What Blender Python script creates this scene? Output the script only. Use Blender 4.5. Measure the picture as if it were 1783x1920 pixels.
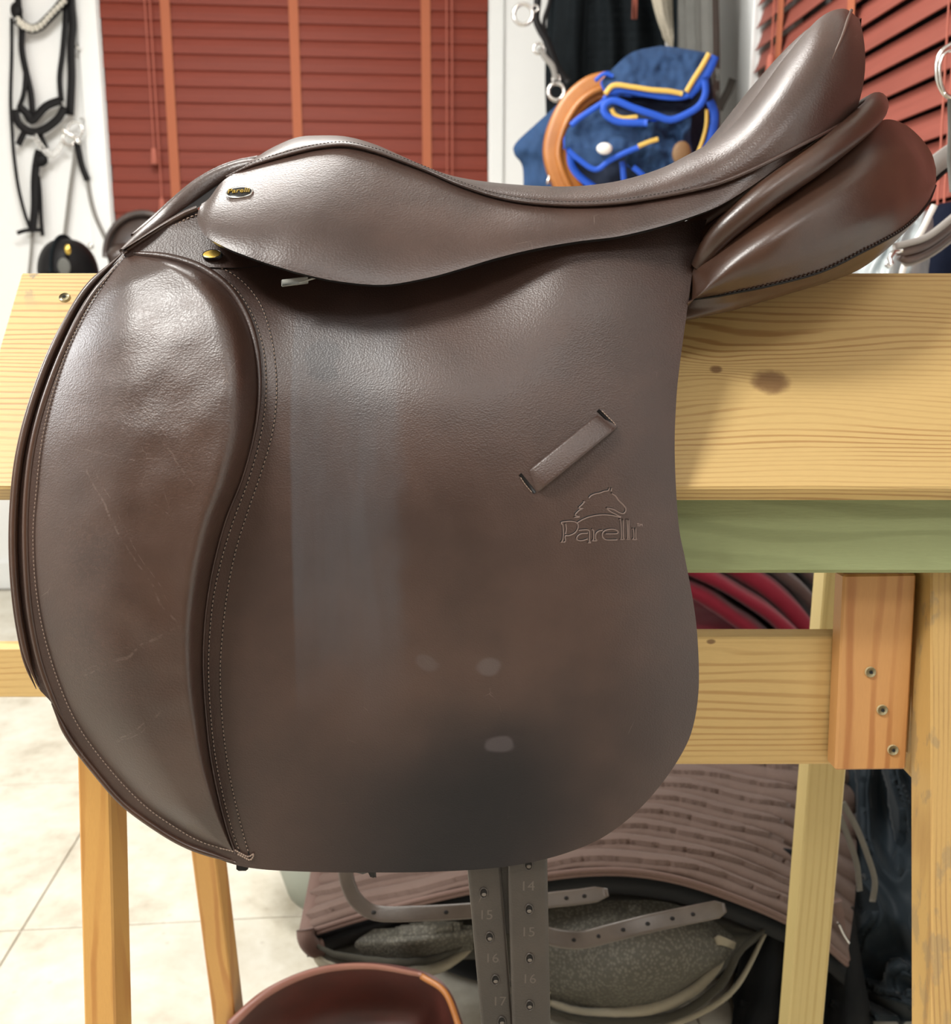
import bpy, math, random
from mathutils import Vector, noise
for o in list(bpy.data.objects): bpy.data.objects.remove(o)
random.seed(7)
# ---------------------------------------------------------------- camera
W, H, F = 1783.0, 1920.0, 1788.0
PITCH = math.radians(11.3)
CZ = 0.94
cp, sp = math.cos(PITCH), math.sin(PITCH)
C = bpy.context.scene.collection
cd = bpy.data.cameras.new('camera'); cam = bpy.data.objects.new('camera', cd); C.objects.link(cam)
cd.sensor_fit = 'HORIZONTAL'; cd.sensor_width = 36.0; cd.lens = 36.0 * F / W
cd.clip_start = 0.02; cd.clip_end = 50
cam.location = (0, 0, CZ); cam.rotation_euler = (math.pi / 2 - PITCH, 0, 0)
cd.dof.use_dof = True; cd.dof.focus_distance = 0.61; cd.dof.aperture_fstop = 12.0
bpy.context.scene.camera = cam
# ---------------------------------------------------------------- world, lamps, exposure
sc = bpy.context.scene
sc.view_settings.view_transform = 'Standard'; sc.view_settings.look = 'None'
sc.view_settings.gamma = 1; sc.view_settings.exposure = 0.0
try: sc.view_settings.use_curve_mapping = False
except Exception: pass
wd = bpy.data.worlds.new('night'); sc.world = wd; wd.use_nodes = True
wd.node_tree.nodes['Background'].inputs[0].default_value = (0.01, 0.013, 0.02, 1)
wd.node_tree.nodes['Background'].inputs[1].default_value = 0.3
def area(name, loc, target, size, sizey, power, col):
    l = bpy.data.lights.new(name, 'AREA'); l.shape = 'RECTANGLE'; l.size = size; l.size_y = sizey
    l.energy = power; l.color = col
    o = bpy.data.objects.new(name, l); C.objects.link(o); o.location = loc
    o.rotation_euler = (Vector(target) - Vector(loc)).to_track_quat('-Z', 'Y').to_euler()
    return o
area('ceiling_lamp_front', (-1.15, -0.30, 2.38), (-0.1, 0.7, 0.8), 0.50, 0.36, 44, (1.0, 0.975, 0.93))
area('ceiling_lamp_middle', (-0.55, 1.75, 2.42), (-0.5, 1.9, 0.0), 0.9, 0.3, 34, (1.0, 0.975, 0.93))
area('side_light_left', (-2.15, 0.75, 1.62), (-0.2, 0.6, 0.9), 0.45, 0.75, 32, (0.97, 0.985, 1.0))  # unseen light added at the left to give the knee block its highlight
area('ceiling_lamp_behind', (0.25, -1.2, 2.30), (0.1, 0.5, 0.8), 0.9, 0.35, 12, (1.0, 0.98, 0.95))

# ---------------------------------------------------------------- geometry helpers
def U(px, py, Y):
    x = (px - W / 2) / F; yu = -(py - H / 2) / F
    k = Y / (cp + yu * sp)
    return Vector((x * k, Y, CZ + k * (yu * cp - sp)))
TH = math.radians(4.8)
AX = Vector((math.cos(TH), math.sin(TH), 0)); AY = Vector((-math.sin(TH), math.cos(TH), 0))
BP = Vector((0, 3.45, 0)); RP = Vector((0.91, 0, 0))
def on_plane(px, py, p, n):
    d = Vector(((px - W / 2) / F, 0, 0)); yu = -(py - H / 2) / F
    d.y = cp + yu * sp; d.z = yu * cp - sp
    o = Vector((0, 0, CZ)); t = (p - o).dot(n) / d.dot(n)
    return o + d * t
def onback(px, py, off=0.0): return on_plane(px, py, BP - AY * off, AY)
def onright(px, py, off=0.0): return on_plane(px, py, RP - AX * off, AX)
def wallpt(a, z, off=0.0): return BP + AX * a - AY * off + Vector((0, 0, z))      # back wall
def rwallpt(b, z, off=0.0): return RP + AY * b - AX * off + Vector((0, 0, z))     # right wall
def lerp(a, b, t): return tuple(a[i] + (b[i] - a[i]) * t for i in range(len(a)))
def cr(pts, n, chord=True, closed=False):
    """Catmull-Rom through points (any dimension), n samples"""
    P = [tuple(p) for p in pts]; K = len(P)
    if K == 2 and not closed: return [lerp(P[0], P[1], i / (n - 1)) for i in range(n)]
    def seg(i, t):
        if closed: a, b, c, d = P[(i - 1) % K], P[i % K], P[(i + 1) % K], P[(i + 2) % K]
        else:
            b, c = P[i], P[i + 1]
            a = P[i - 1] if i > 0 else tuple(2 * b[k] - c[k] for k in range(len(b)))
            d = P[i + 2] if i + 2 < K else tuple(2 * c[k] - b[k] for k in range(len(b)))
        t2, t3 = t * t, t * t * t
        return tuple(.5 * (2 * b[k] + (c[k] - a[k]) * t + (2 * a[k] - 5 * b[k] + 4 * c[k] - d[k]) * t2 + (3 * b[k] - a[k] - 3 * c[k] + d[k]) * t3) for k in range(len(b)))
    S = K if closed else K - 1
    if not chord:
        out = []
        for i in range(n):
            u = i * S / (n if closed else n - 1); j = min(int(u), S - 1); out.append(seg(j, u - j))
        return out
    fine = []
    M = 12
    for i in range(S):
        for j in range(M): fine.append(seg(i, j / M))
    fine.append(P[0] if closed else P[-1])
    L = [0]
    for i in range(1, len(fine)):
        L.append(L[-1] + math.sqrt(sum((fine[i][k] - fine[i - 1][k]) ** 2 for k in range(min(2, len(P[0])) if abs(P[0][0]) > 5 or abs(P[-1][0]) > 5 else len(P[0])))) + 1e-9)
    out = []; j = 0
    for i in range(n):
        s = L[-1] * i / (n if closed else n - 1)
        while j < len(L) - 2 and L[j + 1] < s: j += 1
        out.append(lerp(fine[j], fine[j + 1], min(1, max(0, (s - L[j]) / (L[j + 1] - L[j])))))
    return out
class MB:
    def __init__(s): s.v = []; s.f = []; s.m = []
    def add(s, vs, fs, mi=0):
        b = len(s.v); s.v += [Vector(v) for v in vs]
        for f in fs: s.f.append(tuple(b + i for i in f)); s.m.append(mi)
    def grid(s, g, closed_u=False, mi=0, flip=False):
        R, K = len(g), len(g[0]); fs = []
        for i in range(R - 1):
            for j in range(K if closed_u else K - 1):
                a, b, c, d = i * K + j, i * K + (j + 1) % K, (i + 1) * K + (j + 1) % K, (i + 1) * K + j
                fs.append((a, d, c, b) if flip else (a, b, c, d))
        s.add([v for r in g for v in r], fs, mi)
    def shell(s, g, t, mi=0, rim=1):
        """grid given a thickness t away from its normals (back layer pushed +Y side)"""
        R, K = len(g), len(g[0]); g = [[Vector(v) for v in r] for r in g]
        bk = []
        for i in range(R):
            r = []
            for j in range(K):
                du = g[i][min(K - 1, j + 1)] - g[i][max(0, j - 1)]
                dv = g[min(R - 1, i + 1)][j] - g[max(0, i - 1)][j]
                n = du.cross(dv)
                if n.length < 1e-12: n = Vector((0, 1, 0))
                n.normalize()
                if n.y < 0: n = -n
                r.append(g[i][j] + n * t)
            bk.append(r)
        s.grid(g, mi=mi); s.grid(bk, mi=mi, flip=True)
        ring = [(i, 0) for i in range(R)] + [(R - 1, j) for j in range(1, K)] + [(i, K - 1) for i in range(R - 2, -1, -1)] + [(0, j) for j in range(K - 2, 0, -1)]
        vs = []
        for (i, j) in ring:
            a, b = g[i][j], bk[i][j]
            vs += [a, b]
        n = len(ring); fs = []
        for k in range(n):
            a = 2 * k; b = 2 * ((k + 1) % n); fs.append((a, a + 1, b + 1, b))
        s.add(vs, fs, rim)
    def box(s, c, ax, ay, az, hx, hy, hz, mi=0, bev=0.0):
        c = Vector(c); vs = []
        b = bev
        if b <= 0:
            for i in (-1, 1):
                for j in (-1, 1):
                    for k in (-1, 1): vs.append(c + ax * hx * i + ay * hy * j + az * hz * k)
            s.add(vs, [(0, 1, 3, 2), (4, 6, 7, 5), (0, 4, 5, 1), (2, 3, 7, 6), (0, 2, 6, 4), (1, 5, 7, 3)], mi)
        else:
            idx = {}
            for i in (-1, 1):
                for j in (-1, 1):
                    for k in (-1, 1):
                        idx[i, j, k, 'x'] = len(vs); vs.append(c + ax * hx * i + ay * (hy - b) * j + az * (hz - b) * k)
                        idx[i, j, k, 'y'] = len(vs); vs.append(c + ax * (hx - b) * i + ay * hy * j + az * (hz - b) * k)
                        idx[i, j, k, 'z'] = len(vs); vs.append(c + ax * (hx - b) * i + ay * (hy - b) * j + az * hz * k)
            fs = []
            for q in (-1, 1):
                fs.append(tuple(idx[q, j, k, 'x'] for j, k in ((-1, -1), (1, -1), (1, 1), (-1, 1))))
                fs.append(tuple(idx[j, q, k, 'y'] for j, k in ((-1, -1), (1, -1), (1, 1), (-1, 1))))
                fs.append(tuple(idx[j, k, q, 'z'] for j, k in ((-1, -1), (1, -1), (1, 1), (-1, 1))))
                for r in (-1, 1):
                    fs.append((idx[q, r, -1, 'x'], idx[q, r, 1, 'x'], idx[q, r, 1, 'y'], idx[q, r, -1, 'y']))
                    fs.append((idx[q, -1, r, 'x'], idx[q, 1, r, 'x'], idx[q, 1, r, 'z'], idx[q, -1, r, 'z']))
                    fs.append((idx[-1, q, r, 'y'], idx[1, q, r, 'y'], idx[1, q, r, 'z'], idx[-1, q, r, 'z']))
                    for t in (-1, 1): fs.append((idx[q, r, t, 'x'], idx[q, r, t, 'y'], idx[q, r, t, 'z']))
            s.add(vs, fs, mi)
    def tube(s, path, rad, seg=10, mi=0, flat=None, nrm=None, cap=True, closed=False):
        """sweep; rad number or list; flat=(w,t) half sizes multiply; nrm = reference normal (thickness direction)"""
        P = [Vector(p) for p in path]; n = len(P); g = []
        prev = None
        for i in range(n):
            t = (P[(i + 1) % n] - P[i - 1]) if closed else (P[min(n - 1, i + 1)] - P[max(0, i - 1)])
            if t.length < 1e-9: t = Vector((1, 0, 0))
            t.normalize()
            if nrm is not None: N = Vector(nrm(i / (n - 1)) if callable(nrm) else nrm)
            elif prev is None: N = Vector((0, -1, 0)) if abs(t.y) < .9 else Vector((0, 0, 1))
            else: N = prev
            N = (N - t * N.dot(t))
            if N.length < 1e-6: N = t.orthogonal()
            N.normalize(); prev = N; B = t.cross(N)
            r = rad[i] if isinstance(rad, (list, tuple)) else rad
            ring = []
            for k in range(seg):
                a = 2 * math.pi * k / seg; ca, sa = math.cos(a), math.sin(a)
                if flat:
                    e = 0.35
                    ca = math.copysign(abs(ca) ** e, ca); sa = math.copysign(abs(sa) ** e, sa)
                    ring.append(P[i] + B * ca * flat[0] * r + N * sa * flat[1] * r)
                else: ring.append(P[i] + B * ca * r + N * sa * r)
            g.append(ring)
        if closed: g.append(g[0])
        s.grid(g, closed_u=True, mi=mi)
        if cap and not closed:
            b = len(s.v) - n * seg
            s.f.append(tuple(range(b, b + seg))); s.m.append(mi)
            e = len(s.v) - seg
            s.f.append(tuple(reversed(range(e, e + seg)))); s.m.append(mi)
    def ell(s, c, ax, ay, az, nu=14, nv=9, mi=0, pw=1.0):
        g = []
        for i in range(nv):
            ph = -math.pi / 2 + math.pi * i / (nv - 1); r = []
            for j in range(nu):
                a = 2 * math.pi * j / nu
                f = lambda q: math.copysign(abs(q) ** pw, q)
                r.append(Vector(c) + ax * f(math.cos(ph)) * f(math.cos(a)) + ay * f(math.cos(ph)) * f(math.sin(a)) + az * f(math.sin(ph)))
            g.append(r)
        s.grid(g, closed_u=True, mi=mi)
    def mirror(s, y0):
        b = len(s.v); s.v += [Vector((v.x, 2 * y0 - v.y, v.z)) for v in s.v[:b]]
        nf = len(s.f)
        for k in range(nf): s.f.append(tuple(b + i for i in reversed(s.f[k]))); s.m.append(s.m[k])
    def build(s, name, mats, parent=None, smooth=True, sub=0, bevel=0, loc=None):
        me = bpy.data.meshes.new(name)
        org = parent['_org'] if parent is not None else None
        if org is None:
            if loc is None:
                xs = [v.x for v in s.v]; ys = [v.y for v in s.v]; zs = [v.z for v in s.v]
                loc = ((min(xs) + max(xs)) / 2, (min(ys) + max(ys)) / 2, min(zs))
            org = loc
        o3 = Vector(org)
        me.from_pydata([tuple(v - o3) for v in s.v], [], s.f)
        mats = mats if isinstance(mats, (list, tuple)) else [mats]
        for m in mats: me.materials.append(m)
        for p, mi in zip(me.polygons, s.m): p.material_index = min(mi, len(mats) - 1); p.use_smooth = smooth
        ob = bpy.data.objects.new(name, me); C.objects.link(ob)
        if parent is not None: ob.parent = parent; ob['_org'] = tuple(o3)
        else: ob.location = o3; ob['_org'] = tuple(o3)
        if sub: md = ob.modifiers.new('sub', 'SUBSURF'); md.levels = sub; md.render_levels = sub
        if bevel: md = ob.modifiers.new('bev', 'BEVEL'); md.width = bevel; md.segments = 2; md.limit_method = 'ANGLE'
        return ob
def thing(name, label, cat, loc, group=None):
    o = bpy.data.objects.new(name, None); C.objects.link(o); o.location = loc; o['_org'] = tuple(loc)
    o.empty_display_size = .05
    tag(o, label, cat, group); return o
def tag(o, label, cat, group=None):
    o['label'] = label; o['category'] = cat
    if group: o['group'] = group
    return o
def struct(o): o['kind'] = 'structure'; return o
def loft(rows, nu, nv, chord=True, fn=None, vs=None):
    """rows: list of curves [(px,py,Y)...]; returns world grid"""
    R = [cr(r, nu, chord) for r in rows]
    g = []
    cols = [cr([R[k][j] for k in range(len(R))], nv, False) for j in range(nu)]
    for i in range(nv):
        g.append([cols[j][i] for j in range(nu)])
    out = []
    for i in range(nv):
        r = []
        for j in range(nu):
            p = g[i][j]
            if fn: p = fn(p, j / (nu - 1), i / (nv - 1))
            r.append(U(*p))
        out.append(r)
    return out
X, Yv, Z = Vector((1, 0, 0)), Vector((0, 1, 0)), Vector((0, 0, 1))

# ---------------------------------------------------------------- materials
class NT:
    def __init__(s, name):
        s.mat = bpy.data.materials.new(name); s.mat.use_nodes = True
        s.t = s.mat.node_tree; s.b = s.t.nodes['Principled BSDF']
    def n(s, ty, **kw):
        nd = s.t.nodes.new(ty)
        for k, v in kw.items(): setattr(nd, k, v)
        return nd
    def set(s, sock, v):
        if isinstance(v, bpy.types.NodeSocket): s.t.links.new(v, sock)
        else:
            if sock.type == 'RGBA' and len(v) == 3: v = (*v, 1)
            sock.default_value = v
    def m(s, op, a, b=0.0, c=0.0, clamp=False):
        nd = s.n('ShaderNodeMath', operation=op); nd.use_clamp = clamp
        for i, q in enumerate((a, b, c)): s.set(nd.inputs[i], q)
        return nd.outputs[0]
    def coord(s):
        return s.n('ShaderNodeTexCoord').outputs['Object']
    def geo(s): return s.n('ShaderNodeNewGeometry').outputs['Position']
    def sep(s, v):
        nd = s.n('ShaderNodeSeparateXYZ'); s.set(nd.inputs[0], v); return nd.outputs
    def vmul(s, v, sc_):
        nd = s.n('ShaderNodeVectorMath', operation='MULTIPLY'); s.set(nd.inputs[0], v); nd.inputs[1].default_value = sc_; return nd.outputs[0]
    def noise(s, v, scale, det=2, rough=.5, dist=0):
        nd = s.n('ShaderNodeTexNoise'); s.set(nd.inputs['Vector'], v); nd.inputs['Scale'].default_value = scale
        nd.inputs['Detail'].default_value = det; nd.inputs['Roughness'].default_value = rough; nd.inputs['Distortion'].default_value = dist
        return nd.outputs[0]
    def voro(s, v, scale, feat='F1', out=0):
        nd = s.n('ShaderNodeTexVoronoi', feature=feat); s.set(nd.inputs['Vector'], v); nd.inputs['Scale'].default_value = scale; return nd.outputs[out]
    def mix(s, f, a, b, typ='MIX'):
        nd = s.n('ShaderNodeMix', data_type='RGBA', blend_type=typ)
        s.set(nd.inputs[0], f); s.set(nd.inputs[6], a); s.set(nd.inputs[7], b); return nd.outputs[2]
    def ramp(s, f, stops):
        nd = s.n('ShaderNodeValToRGB'); s.set(nd.inputs[0], f); e = nd.color_ramp.elements
        while len(e) < len(stops): e.new(.5)
        for k, (p, c) in enumerate(stops): e[k].position = p; e[k].color = (*c, 1) if len(c) == 3 else c
        return nd.outputs[0]
    def smooth(s, v, a, b):
        nd = s.n('ShaderNodeMapRange', interpolation_type='SMOOTHSTEP'); s.set(nd.inputs[0], v)
        nd.inputs[1].default_value = a; nd.inputs[2].default_value = b; nd.inputs[3].default_value = 0; nd.inputs[4].default_value = 1
        return nd.outputs[0]
    def bump(s, h, strength=.3, dist=.001, prev=None):
        nd = s.n('ShaderNodeBump'); s.set(nd.inputs['Height'], h); nd.inputs['Strength'].default_value = strength; nd.inputs['Distance'].default_value = dist
        if prev is not None: s.set(nd.inputs['Normal'], prev)
        return nd.outputs[0]
    def out(s, col=None, rough=None, normal=None, **kw):
        if col is not None: s.set(s.b.inputs['Base Color'], col)
        if rough is not None: s.set(s.b.inputs['Roughness'], rough)
        if normal is not None: s.set(s.b.inputs['Normal'], normal)
        for k, v in kw.items(): s.set(s.b.inputs[k.replace('_', ' ')], v)
        return s.mat
def plain(name, col, rough=.5, metal=0, nscale=0, var=.15, bstr=0, bdist=.001, **kw):
    t = NT(name); c = t.coord()
    if nscale:
        nz = t.noise(c, nscale, 3)
        cc = t.mix(nz, tuple(q * (1 - var) for q in col), tuple(min(1, q * (1 + var)) for q in col))
        nm = t.bump(nz, bstr, bdist) if bstr else None
        return t.out(cc, rough, nm, Metallic=metal, **kw)
    nz = t.noise(c, 8, 2)
    cc = t.mix(nz, tuple(q * .94 for q in col), col)
    return t.out(cc, rough, Metallic=metal, **kw)
def pxX(px, Y=.60): return (px - W / 2) / F * Y / .975
def stain_and_shade(*a): return _stain_shade(*a)
def leather(name, c1, c2, rough=.34, grain=420, gb=.3, marks=None, crease=0.0, spec=.7):
    t = NT(name); g = t.geo()
    big = t.noise(g, 9, 3, .55); mid = t.noise(g, 45, 4, .6)
    f = t.m('ADD', t.m('MULTIPLY', big, .75), t.m('MULTIPLY', mid, .25))
    f = t.smooth(f, .35, .65)
    col = t.mix(f, c1, c2)
    vo = t.voro(t.vmul(g, (1, 1, 1.25)), grain * 1.6)
    fine = t.noise(g, grain * 1.6, 2)
    h = t.m('ADD', vo, t.m('MULTIPLY', fine, .6))
    nm = t.bump(h, gb, .0003)
    und = t.noise(g, 26, 3, .55)
    nm = t.bump(und, .05, .003, nm)
    rg = t.m('ADD', rough - .05, t.m('MULTIPLY', mid, .12))
    if crease:
        cz = t.noise(t.vmul(g, (1, 1, 2.6)), 110, 4, .65, 1.2)
        cm = t.smooth(t.noise(g, 14, 2), .45, .62)
        rid = t.m('ABSOLUTE', t.m('SUBTRACT', cz, .5))
        ln = t.m('MULTIPLY', t.smooth(rid, .035, .0), cm)
        nm = t.bump(t.m('MULTIPLY', ln, -1.0), crease, .0012, nm)
        col = t.mix(t.m('MULTIPLY', ln, .22), col, tuple(q * 2.2 for q in c2))
    # pale scuffs
    sc1 = t.voro(t.vmul(g, (1, .2, 1)), 60, 'DISTANCE_TO_EDGE')
    scm = t.m('MULTIPLY', t.smooth(sc1, .012, 0), t.smooth(t.noise(g, 30, 2), .66, .72))
    col = t.mix(t.m('MULTIPLY', scm, .35), col, (.3, .24, .2))
    if marks: col, rg = marks(t, g, col, rg)
    return t.out(col, rg, nm, **{**({} if marks is stain_and_shade else {'Specular IOR Level': spec})})
def _stain_shade(t, g, col, rg):
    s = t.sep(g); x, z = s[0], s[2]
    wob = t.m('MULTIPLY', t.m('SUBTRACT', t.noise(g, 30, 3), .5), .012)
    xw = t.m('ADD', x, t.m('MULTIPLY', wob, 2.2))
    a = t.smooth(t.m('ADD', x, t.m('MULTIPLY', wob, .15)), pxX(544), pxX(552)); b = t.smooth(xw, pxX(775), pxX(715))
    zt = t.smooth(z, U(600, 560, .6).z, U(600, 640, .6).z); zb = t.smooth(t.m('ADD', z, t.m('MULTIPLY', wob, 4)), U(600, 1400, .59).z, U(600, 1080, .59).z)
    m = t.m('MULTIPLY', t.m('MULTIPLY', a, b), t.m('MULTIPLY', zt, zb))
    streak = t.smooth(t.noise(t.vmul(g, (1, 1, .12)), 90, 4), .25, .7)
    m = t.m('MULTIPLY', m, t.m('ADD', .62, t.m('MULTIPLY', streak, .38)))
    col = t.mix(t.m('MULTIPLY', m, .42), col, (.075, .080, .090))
    # shade and dark reflection on the lower flap, painted into colour and gloss
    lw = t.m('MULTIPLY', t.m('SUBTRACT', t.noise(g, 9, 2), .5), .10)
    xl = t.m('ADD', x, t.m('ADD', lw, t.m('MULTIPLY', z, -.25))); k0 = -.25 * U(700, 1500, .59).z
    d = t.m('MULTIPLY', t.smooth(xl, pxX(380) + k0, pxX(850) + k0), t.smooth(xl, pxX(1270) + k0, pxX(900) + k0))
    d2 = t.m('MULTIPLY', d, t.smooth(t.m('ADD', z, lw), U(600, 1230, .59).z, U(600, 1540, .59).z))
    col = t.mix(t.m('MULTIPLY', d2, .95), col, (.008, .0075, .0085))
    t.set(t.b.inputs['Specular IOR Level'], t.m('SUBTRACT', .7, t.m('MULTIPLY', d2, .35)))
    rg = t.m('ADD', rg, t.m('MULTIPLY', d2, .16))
    def spot(col, px, py, rx, rz, c, k):
        dx = t.m('DIVIDE', t.m('SUBTRACT', xw, pxX(px, .59)), rx); dz = t.m('DIVIDE', t.m('SUBTRACT', z, U(px, py, .59).z), rz)
        r = t.m('SQRT', t.m('ADD', t.m('MULTIPLY', dx, dx), t.m('MULTIPLY', dz, dz)))
        return t.mix(t.m('MULTIPLY', t.smooth(r, 1.15, .75), k), col, c)
    col = spot(col, 917, 1250, .011, .0065, (.13, .115, .115), .3)
    col = spot(col, 942, 1395, .009, .006, (.13, .11, .115), .3)
    col = spot(col, 800, 1243, .008, .006, (.12, .11, .11), .2)
    col = spot(col, 605, 680, .011, .014, (.02, .02, .024), .55)
    return col, rg
def block_creases(t, g, col, rg):
    s = t.sep(g); wob = t.m('MULTIPLY', t.m('SUBTRACT', t.noise(g, 40, 3), .5), .010)
    tot = None
    for (x0, y0, x1, y1, w) in ((157, 865, 362, 1162, .0016), (172, 860, 340, 1110, .0008), (152, 1267, 352, 1156, .0014), (160, 1250, 345, 1166, .0007), (204, 1395, 327, 1307, .0014), (215, 1388, 300, 1340, .0007), (134, 844, 330, 856, .0008), (235, 740, 400, 925, .0010), (250, 735, 395, 900, .0007), (300, 930, 345, 965, .0012), (310, 870, 335, 950, .0006), (275, 1470, 310, 1440, .0007)):
        a, b = U(x0, y0, .592), U(x1, y1, .592); dx, dz = b.x - a.x, b.z - a.z; L = math.hypot(dx, dz); dx /= L; dz /= L
        rx = t.m('SUBTRACT', s[0], a.x); rz = t.m('SUBTRACT', s[2], a.z)
        al = t.m('ADD', t.m('MULTIPLY', rx, dx), t.m('MULTIPLY', rz, dz)); pe = t.m('ADD', t.m('SUBTRACT', t.m('MULTIPLY', rx, dz), t.m('MULTIPLY', rz, dx)), wob)
        k = t.m('MULTIPLY', t.smooth(t.m('ABSOLUTE', pe), w * .6, w * .1), t.m('MULTIPLY', t.smooth(al, -.004, .012), t.smooth(al, L + .004, L - .012)))
        tot = k if tot is None else t.m('MAXIMUM', tot, k)
    fade = t.smooth(t.noise(g, 230, 3), .42, .62)
    return t.mix(t.m('MULTIPLY', t.m('MULTIPLY', tot, fade), .24), col, (.22, .165, .135)), rg
L1, L2 = (.034, .0175, .013), (.056, .029, .021)
M = {}
M['leather'] = leather('brown_leather', L1, L2, .36)
M['flap'] = leather('brown_flap_leather', L1, L2, .42, marks=stain_and_shade, grain=480, gb=.4)
M['block'] = leather('brown_creased_leather', (.037, .019, .0135), (.058, .030, .0205), .36, crease=.10, marks=block_creases)
M['panel'] = leather('soft_brown_leather', (.036, .0175, .011), (.066, .030, .0175), .33, gb=.12)
M['edge'] = plain('black_edge_dye', (.010, .009, .009), .5, **{'Specular IOR Level': .25})
M['dark'] = plain('black_suede_lining', (.008, .007, .007), .9, nscale=200, **{'Specular IOR Level': .05})
M['thread'] = plain('tan_thread', (.30, .22, .17), .7)
M['thread_dark'] = plain('brown_thread', (.03, .02, .016), .6)
M['billet'] = leather('billet_leather', (.024, .018, .014), (.044, .033, .025), .45)
M['hole'] = plain('punched_hole', (.13, .11, .09), .7)
M['steel'] = plain('polished_steel', (.62, .62, .6), .25, 1)
M['brass'] = plain('gold_plate', (.75, .52, .12), .25, 1)
M['blackgloss'] = plain('black_enamel', (.01, .01, .01), .15)
M['emboss_highlight'] = plain('pressed_line_highlight', (.19, .135, .115), .4)
def wood(name, c1, c2, axis='X', freq=260, knots=(), wob=.010, dark=.55, rough=.5, patches=False, rel=.25):
    """straight grained softwood; grain runs along axis"""
    t = NT(name); g = t.geo(); s = t.sep(g)
    lng = {'X': 0, 'Y': 1, 'Z': 2}[axis]; acr = {'X': 2, 'Y': 0, 'Z': 0}[axis]
    scl = [1, 1, 1]; scl[lng] = .12
    gs = t.vmul(g, tuple(scl))
    w = t.m('MULTIPLY', t.m('SUBTRACT', t.noise(gs, 9, 2, .5), .5), wob * 5)
    w2 = t.m('MULTIPLY', t.m('SUBTRACT', t.noise(gs, 70, 3, .5), .5), wob * .35)
    a = t.m('ADD', t.m('ADD', s[acr], w), w2)
    kmask = None
    for (kl, ka, R, amp) in knots:
        dl = t.m('DIVIDE', t.m('SUBTRACT', s[lng], kl), R * 2.6); da = t.m('DIVIDE', t.m('SUBTRACT', s[acr], ka), R)
        r2 = t.m('ADD', t.m('MULTIPLY', dl, dl), t.m('MULTIPLY', da, da))
        gs_ = t.m('POWER', 2.718, t.m('MULTIPLY', r2, -1.0))
        a = t.m('ADD', a, t.m('MULTIPLY', gs_, t.m('MULTIPLY', da, amp)))
        dl2 = t.m('DIVIDE', t.m('SUBTRACT', s[lng], kl), R * .55); da2 = t.m('DIVIDE', t.m('SUBTRACT', s[acr], ka), R * .32)
        r = t.m('ADD', t.m('MULTIPLY', dl2, dl2), t.m('MULTIPLY', da2, da2))
        k = t.smooth(t.m('ADD', r, t.m('MULTIPLY', t.noise(g, 160, 3), .6)), 1.3, .5)
        kmask = k if kmask is None else t.m('MAXIMUM', kmask, k)
    ph = t.m('MULTIPLY', a, freq * 2 * math.pi)
    ph = t.m('ADD', ph, t.m('MULTIPLY', t.noise(t.vmul(gs, (1, 1, 1)), 25, 2), 12))
    sn = t.m('SINE', ph)
    band = t.smooth(sn, .1, .98)
    amp_ = t.smooth(t.noise(gs, 34, 3), .35, .62)
    fib = t.noise(t.vmul(gs, (1, 1, 1)), 900, 2)
    f = t.m('MULTIPLY', band, t.m('ADD', .25, t.m('MULTIPLY', amp_, .75)))
    f = t.m('MULTIPLY', f, dark)
    col = t.mix(t.noise(gs, 12, 2), c1, tuple(q * .86 for q in c1))
    col = t.mix(f, col, c2)
    col = t.mix(t.m('MULTIPLY', fib, .14), col, tuple(q * .5 for q in c2))
    if kmask is not None: col = t.mix(t.m('MULTIPLY', kmask, .8), col, (.13, .055, .02))
    if patches:
        pm = t.m('MULTIPLY', t.smooth(t.noise(t.vmul(g, (1, 1, .5)), 45, 4, .6), .52, .6), t.smooth(s[2], patches[0], patches[1]))
        pm = t.m('MULTIPLY', pm, t.smooth(s[0], patches[3], patches[2]))
        col = t.mix(t.m('MULTIPLY', pm, .7), col, (.16, .15, .12))
    nm = t.bump(t.m('ADD', f, t.m('MULTIPLY', fib, .3)), rel, .0006)
    return t.out(col, rough, nm)
# ================================================================ ROOM
M['wall'] = plain('white_painted_plaster', (.86, .87, .86), .6, nscale=30, var=.012)
M['trim'] = plain('white_gloss_trim', (.86, .88, .87), .35)
M['panelwall'] = plain('brown_wood_panel_wall', (.20, .13, .08), .6, nscale=6, var=.2)
M['ceil'] = plain('white_ceiling', (.8, .8, .78), .7)
def tile_mat():
    t = NT('cream_stone_tile'); g = t.geo()
    a = t.noise(g, 5, 5, .6, .6); b = t.noise(g, 28, 4, .6)
    f = t.m('ADD', t.m('MULTIPLY', a, .65), t.m('MULTIPLY', b, .35))
    col = t.ramp(f, [(.32, (.44, .39, .30)), (.46, (.60, .56, .46)), (.62, (.70, .67, .58))])
    sp_ = t.smooth(t.voro(g, 24), .12, .05)
    col = t.mix(t.m('MULTIPLY', sp_, .25), col, (.3, .24, .17))
    return t.out(col, .38, t.bump(b, .1, .001))
M['tile'] = tile_mat()
M['grout'] = plain('grey_grout', (.50, .46, .39), .85)
room = MB(); 
b = MB(); b.box((-.6, 1.0, -.03), X, Yv, Z, 2.6, 3.2, .026); fl = struct(b.build('floor', M['grout'], smooth=False, loc=(0, 0, 0)))
tm = None
for i in range(7):
    for j in range(8):
        c = AX * (-2.35 + i * .5 + (.0)) + AY * (-.35 + j * .5) + Vector((0, 0, 0))
        if tm is None:
            q = MB(); q.box((0, 0, -.004), AX, AY, Z, .2485, .2485, .004, bev=.0012)
            tm = q.build('tile', M['tile'], smooth=False, loc=(0, 0, 0)); o = tm
        else:
            o = tm.copy(); C.objects.link(o)
        o.parent = fl; o.location = c
struct_specs = []
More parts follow.
